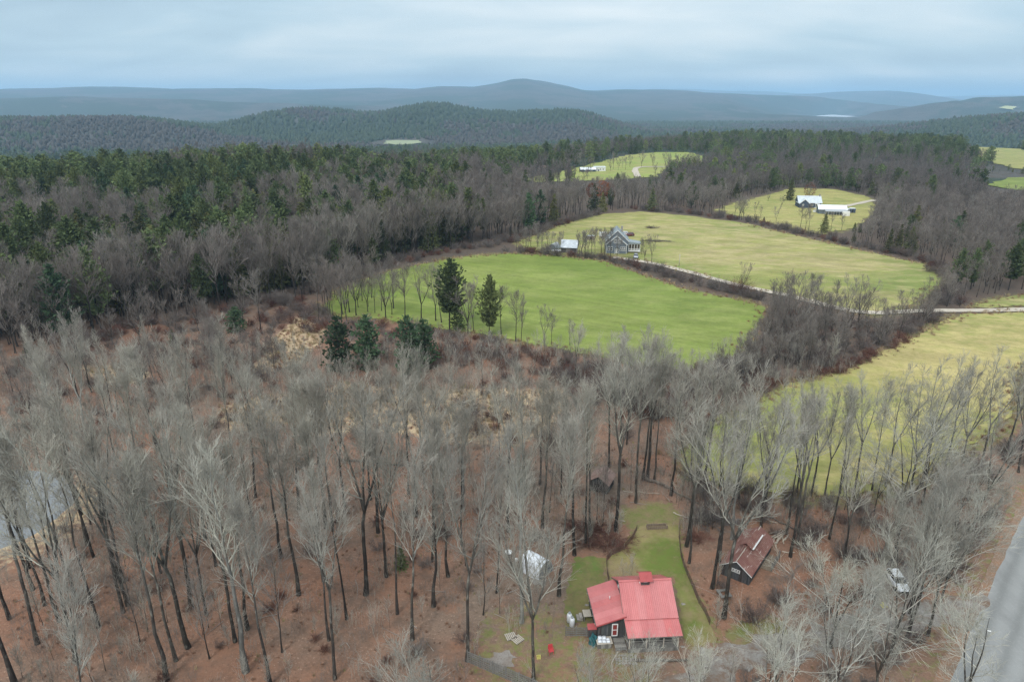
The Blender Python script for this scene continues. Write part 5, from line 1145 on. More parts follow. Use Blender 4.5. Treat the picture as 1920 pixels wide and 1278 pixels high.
slat_fence((-4.7,56.4), (3.4,52.0), 7, 6, 1.55, .16, B['grey_wood'], 'grey horizontal slat fence running off the bottom edge beside a tall trunk')
slat_fence((5.95,60.15), (9.35,60.05), 4, 5, 1.25, .13, B['grey_wood'], 'short grey slat fence between the white gas tanks and the cabin')

# stacked bags on a crate, teal tarp bundle
st = empty('firewood_bin', (9.95, 58.75, 0), math.radians(5), 'grey wooden bin in front of the dark cabin wall', 'bin')
boards(st, 'side', (-.75, -.4), (.75, -.4), 0, lambda s: .62, .2, .03, B['grey_wood'], 1)
MB().box(-.74, .74, -.38, .55, 0, .58).build('box', B['grey_wood'], st); MB().box(-.82, .90, -.46, .62, .62, .66).build('lid', B['pale_wood'], st)
rng_ = random.Random(4)
def sack(x, y, z, i, lab):
    bm = bmesh.new(); bmesh.ops.create_cube(bm, size=1); bmesh.ops.subdivide_edges(bm, edges=bm.edges[:], cuts=2, use_grid_fill=True)
    for v in bm.verts:
        r = 1-.16*(v.co.x*2)**4*(abs(v.co.y*2)); v.co = Vector((v.co.x*.40, v.co.y*.30*r, v.co.z*.20*(1-.35*max(abs(v.co.x*2), abs(v.co.y*2))**3)))
    me = bpy.data.meshes.new('white_sack'); bm.to_mesh(me); bm.free(); me.materials.append(B['tarp_white']); me.polygons.foreach_set('use_smooth', np.ones(len(me.polygons), bool))
    o = ob('white_sack', me, None, (x, y, z), math.radians(5)+rng_.uniform(-.12, .12)); tag(o, lab, 'sack', 'white sacks lying on the grey bin')
for k, (dx, dy, dz, lab) in enumerate([(-.45,-.2,.76,'white sack at the front left corner of the grey bin'),(0,-.2,.76,'white sack at the front middle of the grey bin'),(.45,-.2,.76,'white sack at the front right corner of the grey bin'),(-.45,.15,.76,'white sack in the middle row, left, on the grey bin'),(0,.15,.76,'white sack in the middle of the grey bin'),(.42,.15,.76,'white sack in the middle row, right, on the grey bin'),(-.4,.45,.76,'white sack at the rear left of the grey bin'),(.05,.45,.76,'white sack at the rear middle of the grey bin'),(-.42,.12,.96,'white sack piled on top of the others, left'),(.02,.10,.96,'white sack piled on top of the others, middle')]):
    sack(9.95+dx, 58.75+dy, dz, k, lab)
def heap(name, loc, rx, ry, h, mat, label, cat, seed=1, sub=3, rough=.25):
    bm = bmesh.new(); bmesh.ops.create_icosphere(bm, subdivisions=sub, radius=1); rng = random.Random(seed); ph = [rng.uniform(0, 6) for _ in range(6)]
    for v in bm.verts:
        k = 1+rough*(math.sin(v.co.x*4+ph[0])*math.cos(v.co.y*5+ph[1])+.5*math.sin(v.co.z*9+ph[2]+v.co.x*7)); v.co = Vector((v.co.x*rx*k, v.co.y*ry*k, max(v.co.z, -.15)*h*k))
    me = bpy.data.meshes.new(name); bm.to_mesh(me); bm.free(); me.materials.append(mat); o = ob(name, me, None, loc); return tag(o, label, cat)
heap('tarp_bundle', (8.85, 59.15, 0), .42, .75, 1.0, B['teal'], 'dark teal tarp-covered bundle left of the white sacks', 'tarp bundle', 3)

# stone patio, curb boards, log
pat = empty('stone_patio', (12.0, 57.2, 0), 0, 'patch of pale flat stones in front of the cabin deck', 'patio'); rg = random.Random(8)
for i in range(7):
    for j in range(4):
        x, y = -.95+i*.34+rg.uniform(-.07, .07), -1.0+j*.36+rg.uniform(-.07, .07); k = rg.randint(5, 7); r = rg.uniform(.12, .18); pts = [(x+math.cos(q*6.283/k)*r*rg.uniform(.8, 1.2), y+math.sin(q*6.283/k)*r*rg.uniform(.75, 1.1), .02) for q in range(k)]
        MB().prism(pts, (0, 0, rg.uniform(.05, .10))).build('flat_stone', B['stone'], pat)
cur = empty('board_edging', (0, 0, 0), 0, 'pale board edging bent round the stone patio', 'edging')
for a, b_ in (((10.35,55.0),(10.5,56.3)), ((10.5,56.3),(11.35,57.75)), ((11.35,57.75),(12.35,57.85))):
    a, b_ = Vector(a), Vector(b_); u = (b_-a).normalized(); q = Vector((-u.y, u.x))*.04
    MB().hexa([(a.x-q.x,a.y-q.y,0),(b_.x-q.x,b_.y-q.y,0),(b_.x+q.x,b_.y+q.y,0),(a.x+q.x,a.y+q.y,0)], [(a.x-q.x,a.y-q.y,.2),(b_.x-q.x,b_.y-q.y,.2),(b_.x+q.x,b_.y+q.y,.2),(a.x+q.x,a.y+q.y,.2)]).build('board', B['pale_wood'], cur)
def log(a, b, r, mat, label, name='fallen_log', z=0.0, r1=None, seed=1, cat='log', group=None, bend=.25):
    rg = random.Random(seed); a = Vector((a[0], a[1], z+r)); b = Vector((b[0], b[1], z+r*.9)); P = []
    for k in range(7):
        t = k/6; p = a.lerp(b, t); P.append(p+Vector((rg.uniform(-1, 1), rg.uniform(-1, 1), 0))*bend*math.sin(t*3.14))
    org = P[0].copy(); m = MB().tube([p-org for p in P], [r*(1-t/6)+(r1 or r*.7)*t/6 for t in range(7)], 8); o = m.build(name, mat, None, True); o.location = org
    return tag(o, label, cat, group)
log((12.7,56.55), (18.6,56.6), .17, B['log'], 'grey log lying in front of the cabin porch', seed=3, bend=.1)
log(G(1208,899), G(1245,911), .28, B['log'], 'thick mossy log behind the upper glade, left end', seed=4, bend=.15)
log(G(1246,913), G(1262,919), .24, B['log'], 'short dark log continuing right of the thick mossy log', seed=5, bend=.1)
log(G(1262,921), G(1310,945), .16, B['log'], 'long dark log running down to the right behind the glade', seed=6)
log(G(1168,920), G(1186,923), .06, B['log_pale'], 'thin pale stick left of the glade trunk', seed=7)
log(G(1195,922), G(1238,926), .07, B['log_pale'], 'long thin pale pole lying above the glade', seed=8)
log(G(1262,961), G(1290,971), .09, B['log_pale'], 'pale pole at the right edge of the glade', seed=9)
log(G(1162,976), G(1172,978), .11, B['log_pale'], 'short pale log piece beside a dark trunk', seed=10, bend=.02)
log(G(1392,955), G(1418,963), .15, B['log_pale'], 'pale thick log above the rusty shed, left piece', seed=11)
log(G(1418,974), G(1428,979), .09, B['log_pale'], 'short pale stick left above the rusty shed', seed=12, bend=.05)
log(G(1435,973), G(1458,981), .10, B['log_pale'], 'pale pole right above the rusty shed', seed=13)
log(G(1440,968), G(1510,1003), .13, B['log'], 'long grey log slanting down past the log pile', seed=14)
log(G(1466,1034), G(1490,1036), .09, B['log_pale'], 'pale pole on the ground right of the rusty shed', seed=15)
log(G(640,863), G(780,874), .2, B['log'], 'long dark fallen trunk at the back of the brown woods', seed=16, bend=.5)
log(G(560,865), G(610,872), .16, B['log'], 'dark fallen trunk at the left back of the brown woods', seed=17, bend=.4)
log(G(1576,1044), G(1606,1040), .09, B['log_pale'], 'pale pole on the brown ground between the shed and the car', seed=18)
log(G(1028,960), G(1002,918), .08, B['log_pale'], 'thin pale leaning pole in the middle woods', seed=19)
# log pile and brush piles
def pile(name, c, n, L, r, mat, label, cat, seed, spread=1.0, h=.8, tilt=.2, az0=None, azs=.5):
    e = empty(name, (c[0], c[1], 0), 0, label, cat); rg = random.Random(seed)
    for i in range(n):
        l = L*rg.uniform(.6, 1.1); az = (az0 if az0 is not None else 0)+rg.gauss(0, azs); x, y = rg.gauss(0, spread*.4), rg.gauss(0, spread*.4); z = rg.uniform(.05, h)*max(.15, 1-math.hypot(x, y)/spread)
        u = Vector((math.cos(az), math.sin(az), rg.gauss(0, tilt))); p = Vector((x, y, z+.1)); a, b = p-u*l/2, p+u*l/2; a.z = max(a.z, r); b.z = max(b.z, r)
        MB().tube([a, (a+b)/2+Vector((rg.uniform(-.1, .1), rg.uniform(-.1, .1), 0)), b], [r*1.1, r, r*.7], 6).build('branch' if r < .06 else 'log', mat, e, True)
    return e
pile('log_pile', G(1462,1006), 16, 2.6, .085, B['log_pale'], 'loose pile of pale split logs behind the rusty shed', 'log pile', 1, 1.2, .5, .1, .9, .22)
def brush(name, c, sx, sy, sz, label, cat, seed, mat='shrub', z=None):
    v, f = bush_geo(seed, 2.2, 2.4, 46, 6, 3, .02, -.12); o = ob(name, mesh_np(name, v, f, [MT[mat]]), None, (c[0], c[1], (hz(*c) if z is None else z)-.15)); o.scale = (sx, sy, sz); return tag(o, label, cat)
brush('brush_pile', G(1338,982), 1.7, 1.1, .75, 'dark heap of cut brush between trunks above the rusty shed', 'brush pile', 5)
brush('brush_pile', G(1222,428), 1.5, .9, .55, 'small dark brush heap high in the upper meadow', 'brush pile', 6)
brush('brush_pile', G(1231,453), 3.0, .9, .45, 'long low brush heap in the upper meadow right of the farmhouse', 'brush pile', 7)
brush('brush_pile', G(1095,992), 1.6, 1.0, .45, 'low red-brown brush heap left of the lawn', 'brush pile', 8, 'shrub_red')
brush('brush_pile', G(1135,1020), 1.9, 1.2, .5, 'red-brown brush heap at the top of the dark green garden', 'brush pile', 9, 'shrub_red')
brush('brush_pile', G(1308,1010), 1.0, .8, .45, 'small rusty brown brush heap right of the lawn fence', 'brush pile', 10, 'shrub_red')
brush('brush_pile', G(1640,1046), 1.2, .9, .4, 'dark scatter of brush left of the white car', 'brush pile', 11)

# wire fences round the lawn
def wire_fence(pts, label, h=.85, every=2.2):
    P = [Vector(G(*p)) for p in pts]; o = P[0]; e = empty('wire_fence', (o.x, o.y, 0), 0, label, 'fence', None); w = MB(); rg = random.Random(len(pts)); 
    for a, b in zip(P[:-1], P[1:]):
        L = (b-a).length; n = max(1, round(L/every)); u = (b-a)/L
        for i in range(n):
            p = a.lerp(b, i/n)-o; MB().tube([(p.x,p.y,-.05),(p.x+rg.uniform(-.04,.04),p.y,h+.12)], .045, 6).build('post', B['brown_wood'], e)
        for z in np.arange(.06, h, .11): w.box(0, L, -.008, .008, z-.009, z+.009, Matrix.Translation((a.x-o.x, a.y-o.y, 0)) @ Matrix.Rotation(math.atan2(u.y, u.x), 4, 'Z'))
        for s in np.arange(0, L, .16): w.box(s, s+.014, -.009, .009, 0, h, Matrix.Translation((a.x-o.x, a.y-o.y, 0)) @ Matrix.Rotation(math.atan2(u.y, u.x), 4, 'Z'))
    w.build('wire_mesh', B['wire'], e)
wire_fence([(1274,985),(1273,1008),(1276,1040),(1282,1062),(1290,1082),(1300,1105),(1310,1130),(1322,1150),(1331,1172)], 'low rusty wire fence along the right side of the lawn')
wire_fence([(1194,994),(1186,1010),(1170,1030),(1146,1041),(1137,1052),(1138,1075),(1142,1092)], 'low rusty wire fence between the lawn and the dark green garden')
bn = empty('plank_trough', G(1231,989)+(0,), .08, 'low brown plank box at the top of the lawn', 'garden box')
for y in (-.35, .35): MB().box(-1.35, 1.35, y-.03, y+.03, .05, .45).build('plank', B['brown_wood'], bn)
for x in (-1.35, 1.35): MB().box(x-.03, x+.03, -.31, .31, .05, .42).build('plank', B['brown_wood'], bn)
for x in (-1.4, 1.4): MB().box(x-.05, x+.05, -.42, -.34, 0, .6).build('post', B['brown_wood'], bn)

# round white table, buckets on a tree, tarp shelter
tb = empty('round_table', G(953,1043)+(0,), 0, 'small round white table standing alone in the brown woods', 'table')
MB().tube([(0,0,.70),(0,0,.76)], .52, 28).build('table_top', B['white'], tb, False)
for k in range(4):
    a = .78+k*1.571; MB().tube([(math.cos(a)*.38, math.sin(a)*.38, .70), (math.cos(a)*.44, math.sin(a)*.44, 0)], .025, 6).build('leg', B['white'], tb)
def tarp_shelter(c, rz, label):
    e = empty('tarp_shelter', (c[0], c[1], 0), rz, label, 'shelter'); W, L, n = 1.35, 3.2, 12
    prof = [(W*math.cos(a)*1.0, 2.15*abs(math.sin(a))**.62) for a in np.linspace(0, math.pi, n)]
    m = MB(); vs = []; segs = 6
    for j in range(segs+1):
        y = -L/2+L*j/segs; sag = .05*math.sin(j*2.1)
        for x, z in prof: vs.append((x, y, z+(sag if z > .5 else 0)))
    fs = [(j*n+i, j*n+i+1, (j+1)*n+i+1, (j+1)*n+i) for j in range(segs) for i in range(n-1)]; m.add(vs, fs); m.build('tarp_cover', B['tarp_white'], e, True)
    MB().prism([(x*.985, -L/2+.02, z*.985) for x, z in prof], (0, .03, 0)).build('end_panel', B['tarp_grey'], e)
    MB().prism([(x*.985, L/2-.06, z*.985) for x, z in prof], (0, .03, 0)).build('end_panel', B['tarp_grey'], e)
tarp_shelter((3.0, 71.2), math.radians(48), 'small tarp shelter with white cover and grey end in the brown woods')
heap('rubble_heap', (3.3, 69.0, 0), .9, .5, .3, B['stone'], 'scatter of grey stones below the tarp shelter', 'stones', 7, 2, .4)
for px, py, lab in [(968,1052,'upper white bucket hung on a trunk left of the tarp shelter'),(975,1050,'white bucket on the ground between trunks by the tarp shelter')]:
    x, y = G(px, py); bk = empty('white_bucket', (x, y, 0), 0, lab, 'bucket'); MB().tube([(0,0,0),(0,0,.42)], [.13,.16], 12).build('pail', B['white'], bk, True); MB().tube([(0,0,.424),(0,0,.45)], .17, 12).build('lid', B['white'], bk)

# pallets, red chair, yellow crate, stones
def pallet(px, py, rz, label):
    e = empty('wooden_pallet', G(px, py)+(.0,), rz, label, 'pallet', 'wooden pallets lying by the trunks')
    for k in range(6): MB().box(-.6+k*.2, -.6+k*.2+.13, -.5, .5, .11, .135).build('slat', B['pale_wood'], e)
    for y in (-.48, -.05, .38): MB().box(-.6, .55, y, y+.1, .0, .108).build('bearer', B['grey_wood'], e)
pallet(958, 1193, .35, 'left wooden pallet lying on the brown ground'); pallet(971, 1199, .75, 'right wooden pallet lying against the left one')
ch = empty('garden_chair', G(1033,1224)+(0,), .25, 'small red plastic chair on the bare yard', 'chair')
MB().box(-.26,.26,-.26,.22,.40,.45).build('seat', B['plastic_red'], ch); MB().hexa([(-.26,.20,.452),(.26,.20,.452),(.26,.25,.452),(-.26,.25,.452)], [(-.24,.30,.95),(.24,.30,.95),(.24,.35,.95),(-.24,.35,.95)]).build('backrest', B['plastic_red'], ch)
for x in (-.24, .20):
    for y in (-.24, .18): MB().box(x, x+.04, y, y+.04, 0, .398).build('leg', B['plastic_red'], ch)
for x in (-.31, .27): MB().box(x, x+.04, -.24, .22, .62, .66).build('armrest', B['plastic_red'], ch)
cr = empty('yellow_crate', G(1010,1233)+(0,), .1, 'small faded yellow crate beside the double trunk', 'crate')
for a in ((-.22,.22,-.16,-.13),(-.22,.22,.13,.16),(-.22,-.19,-.13,.13),(.19,.22,-.13,.13)): MB().box(a[0],a[1],a[2],a[3],.03,.3).build('side', B['yellow'], cr)
MB().box(-.22,.22,-.16,.16,0,.028).build('bottom', B['yellow'], cr)
sg = empty('yellow_flag', G(1657,1136)+(0,), .1, 'small yellow folded cover on the gravel below the white car', 'cover')
MB().prism([(-.4,-.3,0),(.4,-.3,0),(.05,-.3,.5)], (0,.6,0)).build('cloth', B['yellow'], sg)
rs_ = random.Random(12)
for px, py, r, lab in [(1281,1132,.30,'pale flat stone on the lawn right of the cabin'),(1288,1024,.22,'pale stones at the foot of a trunk right of the lawn'),(1346,1106,.26,'pale stone below the rusty shed'),(1100,1134,.28,'grey stone slab left of the cabin landing'),(1280,1212,.24,'grey stone at the right end of the porch log'),(1186,1086,.35,'pale broken slab behind the cabin roof'),(1855,1183,.28,'small white litter on the road verge')]:
    x, y = G(px, py); heap('field_stone', (x, y, 0), r, r*.7, r*.4, B['stone'] if 'white' not in lab else B['white'], lab, 'stone', rs_.randint(1, 99), 2, .2)
# plank seats round a trunk
ts = empty('tree_bench', G(1357,1117)+(0,), .2, 'square plank bench built around a dark trunk below the rusty shed', 'bench')
for a in ((-.7,.7,-.7,-.35),(-.7,.7,.35,.7),(-.7,-.35,-.34,.34),(.35,.7,-.34,.34)): MB().box(a[0],a[1],a[2],a[3],.42,.47).build('seat', B['grey_wood'], ts)
for x in (-.62,.55):
    for y in (-.62,.55): MB().box(x,x+.08,y,y+.08,0,.418).build('leg', B['brown_wood'], ts)

# ---------------------------------------------------------------- rusty shed with cupola, small shed
def gable_shed(name, loc, rz, W, L, ze, zr, ov, wallm, roofm, label, cat, npan=5, win=None, bw=.2):
    """gable front faces local -y, ridge runs along y"""
    e = empty(name, loc, rz, label, cat); sl = (zr-ze)/(W/2); rz_ = lambda x: zr-abs(x)*sl
    MB().prism([(-W/2+.05,.05,-.1),(W/2-.05,.05,-.1),(W/2-.05,.05,ze-.02),(0,.05,zr-.12),(-W/2+.05,.05,ze-.02)], (0, L-.1, 0)).build('wall', B['inside'], e)
    boards(e, 'siding', (-W/2, .04), (W/2, .04), -.05, lambda s: rz_(-W/2+s)-.06, bw, .035, wallm, 1); boards(e, 'siding', (W/2, L-.04), (-W/2, L-.04), -.05, lambda s: rz_(W/2-s)-.06, bw, .035, wallm, 2)
    boards(e, 'siding', (W/2-.04, 0), (W/2-.04, L), -.05, lambda s: ze-.03, bw, .035, wallm, 3); boards(e, 'siding', (-W/2+.04, L), (-W/2+.04, 0), -.05, lambda s: ze-.03, bw, .035, wallm, 4)
    zo = ze-ov*sl
    ribbed(e, 'roof_panel', (W/2+ov,-ov,zo), (W/2+ov,L+ov,zo), (0,L+ov,zr), (0,-ov,zr), npan, 4, mat=roofm, rib_h=.02)
    ribbed(e, 'roof_panel', (-W/2-ov,L+ov,zo), (-W/2-ov,-ov,zo), (0,-ov,zr), (0,L+ov,zr), npan, 4, mat=roofm, rib_h=.02)
    return e, rz_
def build_rusty():
    e, rz_ = gable_shed('rusty_roof_shed', (27.5, 69.5, 0), -math.radians(37), 3.5, 8.4, 1.75, 2.95, .28, B['dark_wood'], B['rust_roof'], 'old board shed with rusty red metal roof and ridge vent', 'shed', 7)
    window(e, -.48, .0, 1.35, .62, .45, (2, 2), fw=.06); window(e, .18, .0, 1.35, .62, .45, (2, 2), fw=.06)
    MB().box(-.04, .04, -.3, 8.7, 2.955, 2.995).build('ridge_cap', B['pale_wood'], e)
    for s in (-1, 1): MB().prism([(0,-.31,2.78),(s*2.03,-.31,1.39),(s*2.03,-.31,1.50),(0,-.31,2.90)], (0,.03,0)).build('barge_board', B['white'], e)
    MB().box(-.45, .45, 3.1, 6.6, 2.5, 3.18).build('vent_wall', B['rust_roof'], e)
    ribbed(e, 'vent_roof_panel', (.80,2.9,3.12), (.80,6.8,3.12), (0,6.8,3.62), (0,2.9,3.62), 3, 4, mat=B['rust_roof'], rib_h=.03)
    ribbed(e, 'vent_roof_panel', (-.80,6.8,3.12), (-.80,2.9,3.12), (0,2.9,3.62), (0,6.8,3.62), 3, 4, mat=B['rust_roof'], rib_h=.03)
    MB().box(.80, .98, 2.95, 6.75, 3.06, 3.09).build('flashing', B['white'], e)
    # lean-to
    MB().box(1.75, 3.1, 4.2, 7.6, -.05, .05).build('lean_to_floor', B['brown_wood'], e)
    for y in (4.3, 5.9, 7.4): MB().box(3.0, 3.1, y, y+.1, 0, 1.3).build('post', B['grey_wood'], e)
    boards(e, 'lean_to_siding', (3.1, 4.2), (3.1, 7.6), 0, lambda s: 1.1, .2, .03, B['grey_wood'], 6)
build_rusty()
def build_small():
    e, _ = gable_shed('open_shed', (13.0, 89.4, 0), math.radians(-25), 2.9, 3.2, 1.75, 2.75, .3, B['dark_wood'], B['rust_brown'], 'small grey shed with faded brown roof and open front behind the woods edge', 'shed', 3)
    MB().box(-.7, .6, -.06, -.01, .1, 1.4).build('shade_panel', B['inside'], e)  # solid dark panel on the boards, its colour standing in for shade inside
    for x in (-1.35, -.75, .6, 1.3): MB().box(x, x+.1, -.14, -.05, 0, 1.7).build('post', B['grey_wood'], e)
build_small()

# ---------------------------------------------------------------- cars
def car(loc, rz, paint, label, sc=1.0, roof_dark=False):
    """hatchback: nose towards local +y"""
    e = empty('parked_car', loc, rz, label, 'car'); e.scale = (sc,)*3
    ys = [-2.05,-1.98,-1.7,-1.2,-.4,.4,.95,1.5,1.95,2.12]; zt = [.62,.86,.93,.95,.95,.95,.95,.86,.74,.55]; wd = [.72,.80,.85,.87,.88,.88,.87,.84,.76,.62]; zb = [.36,.26,.22,.2,.2,.2,.2,.22,.26,.34]
    V, F = [], []; n = 8
    for y, t, w, b in zip(ys, zt, wd, zb):
        V += [(-w*.92,y,b),(-w,y,b+.16),(-w,y,t-.20),(-w*.90,y,t),(w*.90,y,t),(w,y,t-.20),(w,y,b+.16),(w*.92,y,b)]
    for i in range(len(ys)-1):
        for k in range(n): F.append((i*n+k, i*n+(k+1) % n, (i+1)*n+(k+1) % n, (i+1)*n+k))
    F.append(tuple(range(n))); F.append(tuple((len(ys)-1)*n+k for k in range(n-1, -1, -1)))
    me = mesh_np('body', V, [f[::-1] for f in F], [paint], True); ob('body', me, e)
    cb = [(-1.92,.94),(.98,.94)]; ct = [(-1.62,1.40),(.28,1.43)]
    g = MB(); g.hexa([(-.80,-1.92,.93),(.80,-1.92,.93),(.80,1.0,.93),(-.80,1.0,.93)], [(-.62,-1.60,1.40),(.62,-1.60,1.40),(.60,.25,1.42),(-.60,.25,1.42)]); g.build('glasshouse', B['glass'], e)
    r = MB(); r.hexa([(-.63,-1.62,1.395),(.63,-1.62,1.395),(.61,.27,1.415),(-.61,.27,1.415)], [(-.56,-1.50,1.46),(.56,-1.50,1.46),(.54,.15,1.475),(-.54,.15,1.475)]); r.build('roof', paint, e)
    for s in (-1, 1):
        for y0, y1, yt0, yt1 in ((1.0,.92,.25,.17),(-.42,-.34,-.45,-.37),(-1.92,-1.74,-1.6,-1.45)):
            MB().prism([(s*.805,y0,.93),(s*.805,y1,.93),(s*.625,yt1,1.405),(s*.625,yt0,1.405)], (s*.012,0,.004)).build('pillar', paint, e)
        MB().box(s*.9-.09, s*.9+.09, .72, .86, .92, 1.04).build('mirror', paint, e)
        MB().box(s*.62-.16, s*.62+.16, 1.99, 2.06, .56, .70).build('headlight', B['lamp_glass'], e); MB().box(s*.70-.10, s*.70+.10, -2.07, -2.0, .62, .84).build('tail_light', B['tail_red'], e)
        for y in (-1.3, 1.32):
            w = MB().tube([(s*.74,y,.32),(s*.905,y,.32)], .32, 18).build('wheel', B['rubber'], e, False); MB().tube([(s*.90,y,.32),(s*.925,y,.32)], .19, 12).build('rim', B['chrome'], w, False)
    MB().box(-.45,.45,2.10,2.14,.36,.52).build('grille', B['rubber'], e); MB().box(-.26,.26,-2.09,-2.06,.46,.58).build('number_plate', B['white'], e)
    return e
car((47.0, 68.6, .05), math.radians(-4+180), B['car_white'], 'white hatchback parked on gravel under the bare trees', .9)
x, y = G(1192, 484); car((x, y, hz(x, y)+.15), math.radians(170), B['car_silver'], 'silver car parked right of the grey farmhouse')
x, y = G(1180, 443); car((x, y, hz(x, y)+.2), math.radians(95), B['car_maroon'], 'dark red car parked behind the grey farmhouse')
x, y = G(1169, 441); car((x, y, hz(x, y)+.2), math.radians(80), B['car_white'], 'white car parked behind the farmhouse roof')

# ---------------------------------------------------------------- farmhouse
def block(e, x0, x1, y0, y1, z0, ze, zr, axis, wallm, roofm, ov=.35, th=.14, cl=.25, tag_='', facecol=None):
    """walls of level clapboards and a gable roof; ridge along the given axis"""
    m = MB()
    if axis == 'y':
        xm = (x0+x1)/2; m.prism([(x0,y0,z0),(x1,y0,z0),(x1,y0,ze),(xm,y0,zr),(x0,y0,ze)], (0, y1-y0, 0))
    else:
        ym = (y0+y1)/2; m.prism([(x0,y0,z0),(x0,y1,z0),(x0,y1,ze),(x0,ym,zr),(x0,y0,ze)], (x1-x0, 0, 0))
    m.build('wall', wallm, e)
    lap = MB(); z = z0+.1
    while z < ze-.05:
        lap.box(x0-.03, x1+.03, y0-.03, y0-.002, z, z+cl*.72); lap.box(x1+.002, x1+.03, y0, y1, z, z+cl*.72); lap.box(x0-.03, x0-.002, y0, y1, z, z+cl*.72); z += cl
    if axis == 'y':
        while z < zr-.4:
            hw = (x1-x0)/2*(1-(z+cl*.72-ze)/(zr-ze))-.05
            if hw > .1: lap.box((x0+x1)/2-hw, (x0+x1)/2+hw, y0-.03, y0-.002, z, z+cl*.72)
            z += cl
    lap.build('clapboard', wallm, e)
    if axis == 'y':
        sl = (zr-ze)/((x1-x0)/2); zo = ze-ov*sl
        for s in (-1, 1):
            a = (xm+s*((x1-x0)/2+ov), y0-ov, zo); b = (xm, y0-ov, zr); u = Vector((b[0]-a[0], 0, b[2]-a[2])); nn = Vector((-u.z, 0, u.x)).normalized()*th; nn = nn if nn.z > 0 else -nn
            MB().prism([a, b, tuple(Vector(b)+nn), tuple(Vector(a)+nn)], (0, y1-y0+2*ov, 0)).build('roof', roofm, e)
            MB().prism([(a[0],y0-ov-.04,a[2]-.12),(b[0],y0-ov-.04,b[2]-.12),(b[0],y0-ov-.04,b[2]+.16),(a[0],y0-ov-.04,a[2]+.16)], (0,.035,0)).build('barge_board', B['white'], e)
    else:
        sl = (zr-ze)/((y1-y0)/2); zo = ze-ov*sl
        for s in (-1, 1):
            a = (x0-ov, ym+s*((y1-y0)/2+ov), zo); b = (x0-ov, ym, zr); u = Vector((0, b[1]-a[1], b[2]-a[2])); nn = Vector((0, -u.z, u.y)).normalized()*th; nn = nn if nn.z > 0 else -nn
            MB().prism([a, b, tuple(Vector(b)+nn), tuple(Vector(a)+nn)], (x1-x0+2*ov, 0, 0)).build('roof', roofm, e)
def build_farmhouse():
    x, y = G(1156, 476); e = empty('farmhouse', (x, y, hz(x, y)+.1), math.radians(-6), 'grey gabled farmhouse with white trim and a roofed side porch', 'house')
    block(e, -4.1, 4.3, 1.6, 11, 0, 4.6, 8.6, 'y', B['house_grey'], B['shingle_grey'])
    block(e, -3.9, 3.6, 0, 1.55, 0, 3.6, 6.7, 'y', B['house_grey'], B['shingle_grey'], .3)
    for x_ in (-.75, .75): window(e, x_, -.035, 4.7, .95, 1.4, (2, 2), fw=.12)
    for x_ in (1.6, 2.35, 3.1): window(e, x_, -.035, 1.9, .68, 1.5, (1, 2), fw=.1)
    window(e, -1.9, -.035, 1.9, .8, 1.5, (1, 2), fw=.1); window(e, -3.0, -.035, 1.9, .8, 1.5, (1, 2), fw=.1)
    d = MB().box(-.45, .45, -.06, -.031, .1, 2.1).build('door', B['white'], e); MB().box(.3, .36, -.09, -.06, 1.0, 1.1).build('handle', B['chrome'], d)
    for s in (-1, 1): MB().prism([(s*.9,-.9,2.35),(0,-.9,3.0),(0,-.9,3.12),(s*.9,-.9,2.47)], (0,.85,0)).build('door_hood', B['shingle_grey'], e); MB().box(s*.8-.06,s*.8+.06,-.88,-.76,0,2.36).build('post', B['white'], e)
    for x_ in (-3.95, 3.6): MB().box(x_-.06, x_+.08, -.06, -.02, 0, 3.5).build('corner_board', B['white'], e)
    # side porch
    MB().hexa([(4.35,1.8,3.55),(4.35,7,3.55),(9.2,7,3.55),(9.2,1.8,3.55)][::-1], [(4.35,1.8,4.4),(4.35,7,4.4),(9.2,7,3.7),(9.2,1.8,3.7)][::-1]).build('porch_roof', B['shingle_grey'], e)
    MB().box(4.35, 9.0, 2.0, 6.8, .5, .75).build('porch_floor', B['white'], e); MB().box(4.35, 8.9, 4.6, 6.7, .75, 3.5).build('porch_wall', B['brown_wood'], e)
    for x_ in (4.6, 5.65, 6.7, 7.75, 8.8): MB().box(x_-.09, x_+.09, 2.05, 2.25, .75, 3.55).build('post', B['white'], e)
    MB().box(4.4, 9.0, 2.08, 2.2, 1.45, 1.6).build('rail', B['white'], e); MB().box(4.4, 9.05, 2.0, 2.08, 3.3, 3.56).build('fascia', B['white'], e)
    MB().box(1.6, 2.3, 7, 7.7, 6, 9.3).build('chimney', B['stone'], e)
build_farmhouse()
def build_barn():
    x, y = G(1066, 475); e = empty('small_barn', (x, y, hz(x, y)), math.radians(-14), 'small dark barn with patchy silver metal roof behind bare trees', 'barn')
    block(e, -2.9, 2.9, 0, 4.6, 0, 2.5, 4.7, 'x', B['dark_wood'], B['roof_patch'], .4)
    MB().box(2.94, 2.98, .5, 4.1, 0, 2.3).build('end_boards', B['pale_wood'], e)
    MB().box(-1.0, .6, -.07, -.035, 0, 2.0).build('door', B['grey_wood'], e)
build_barn()
def arch_shed(px, py, W, L, H, mat, rz, label, name='arched_shelter'):
    x, y = G(px, py); e = empty(name, (x, y, hz(x, y)), rz, label, 'shelter'); n = 11; prof = [(W/2*math.cos(a), H*math.sin(a)) for a in np.linspace(0, math.pi, n)]
    vs = [(p[0], yy, p[1]) for yy in (0, L) for p in prof]; MB().add(vs, [(i, i+1, n+i+1, n+i) for i in range(n-1)]).build('cover', mat, e, True)
    MB().prism([(p[0]*.98, .05, p[1]*.98) for p in prof], (0, .05, 0)).build('end_panel', B['tarp_grey'], e)
arch_shed(1035, 470, 3.4, 5, 2.6, B['plastic_grey'], math.radians(-25), 'grey arched shelter left of the small barn')
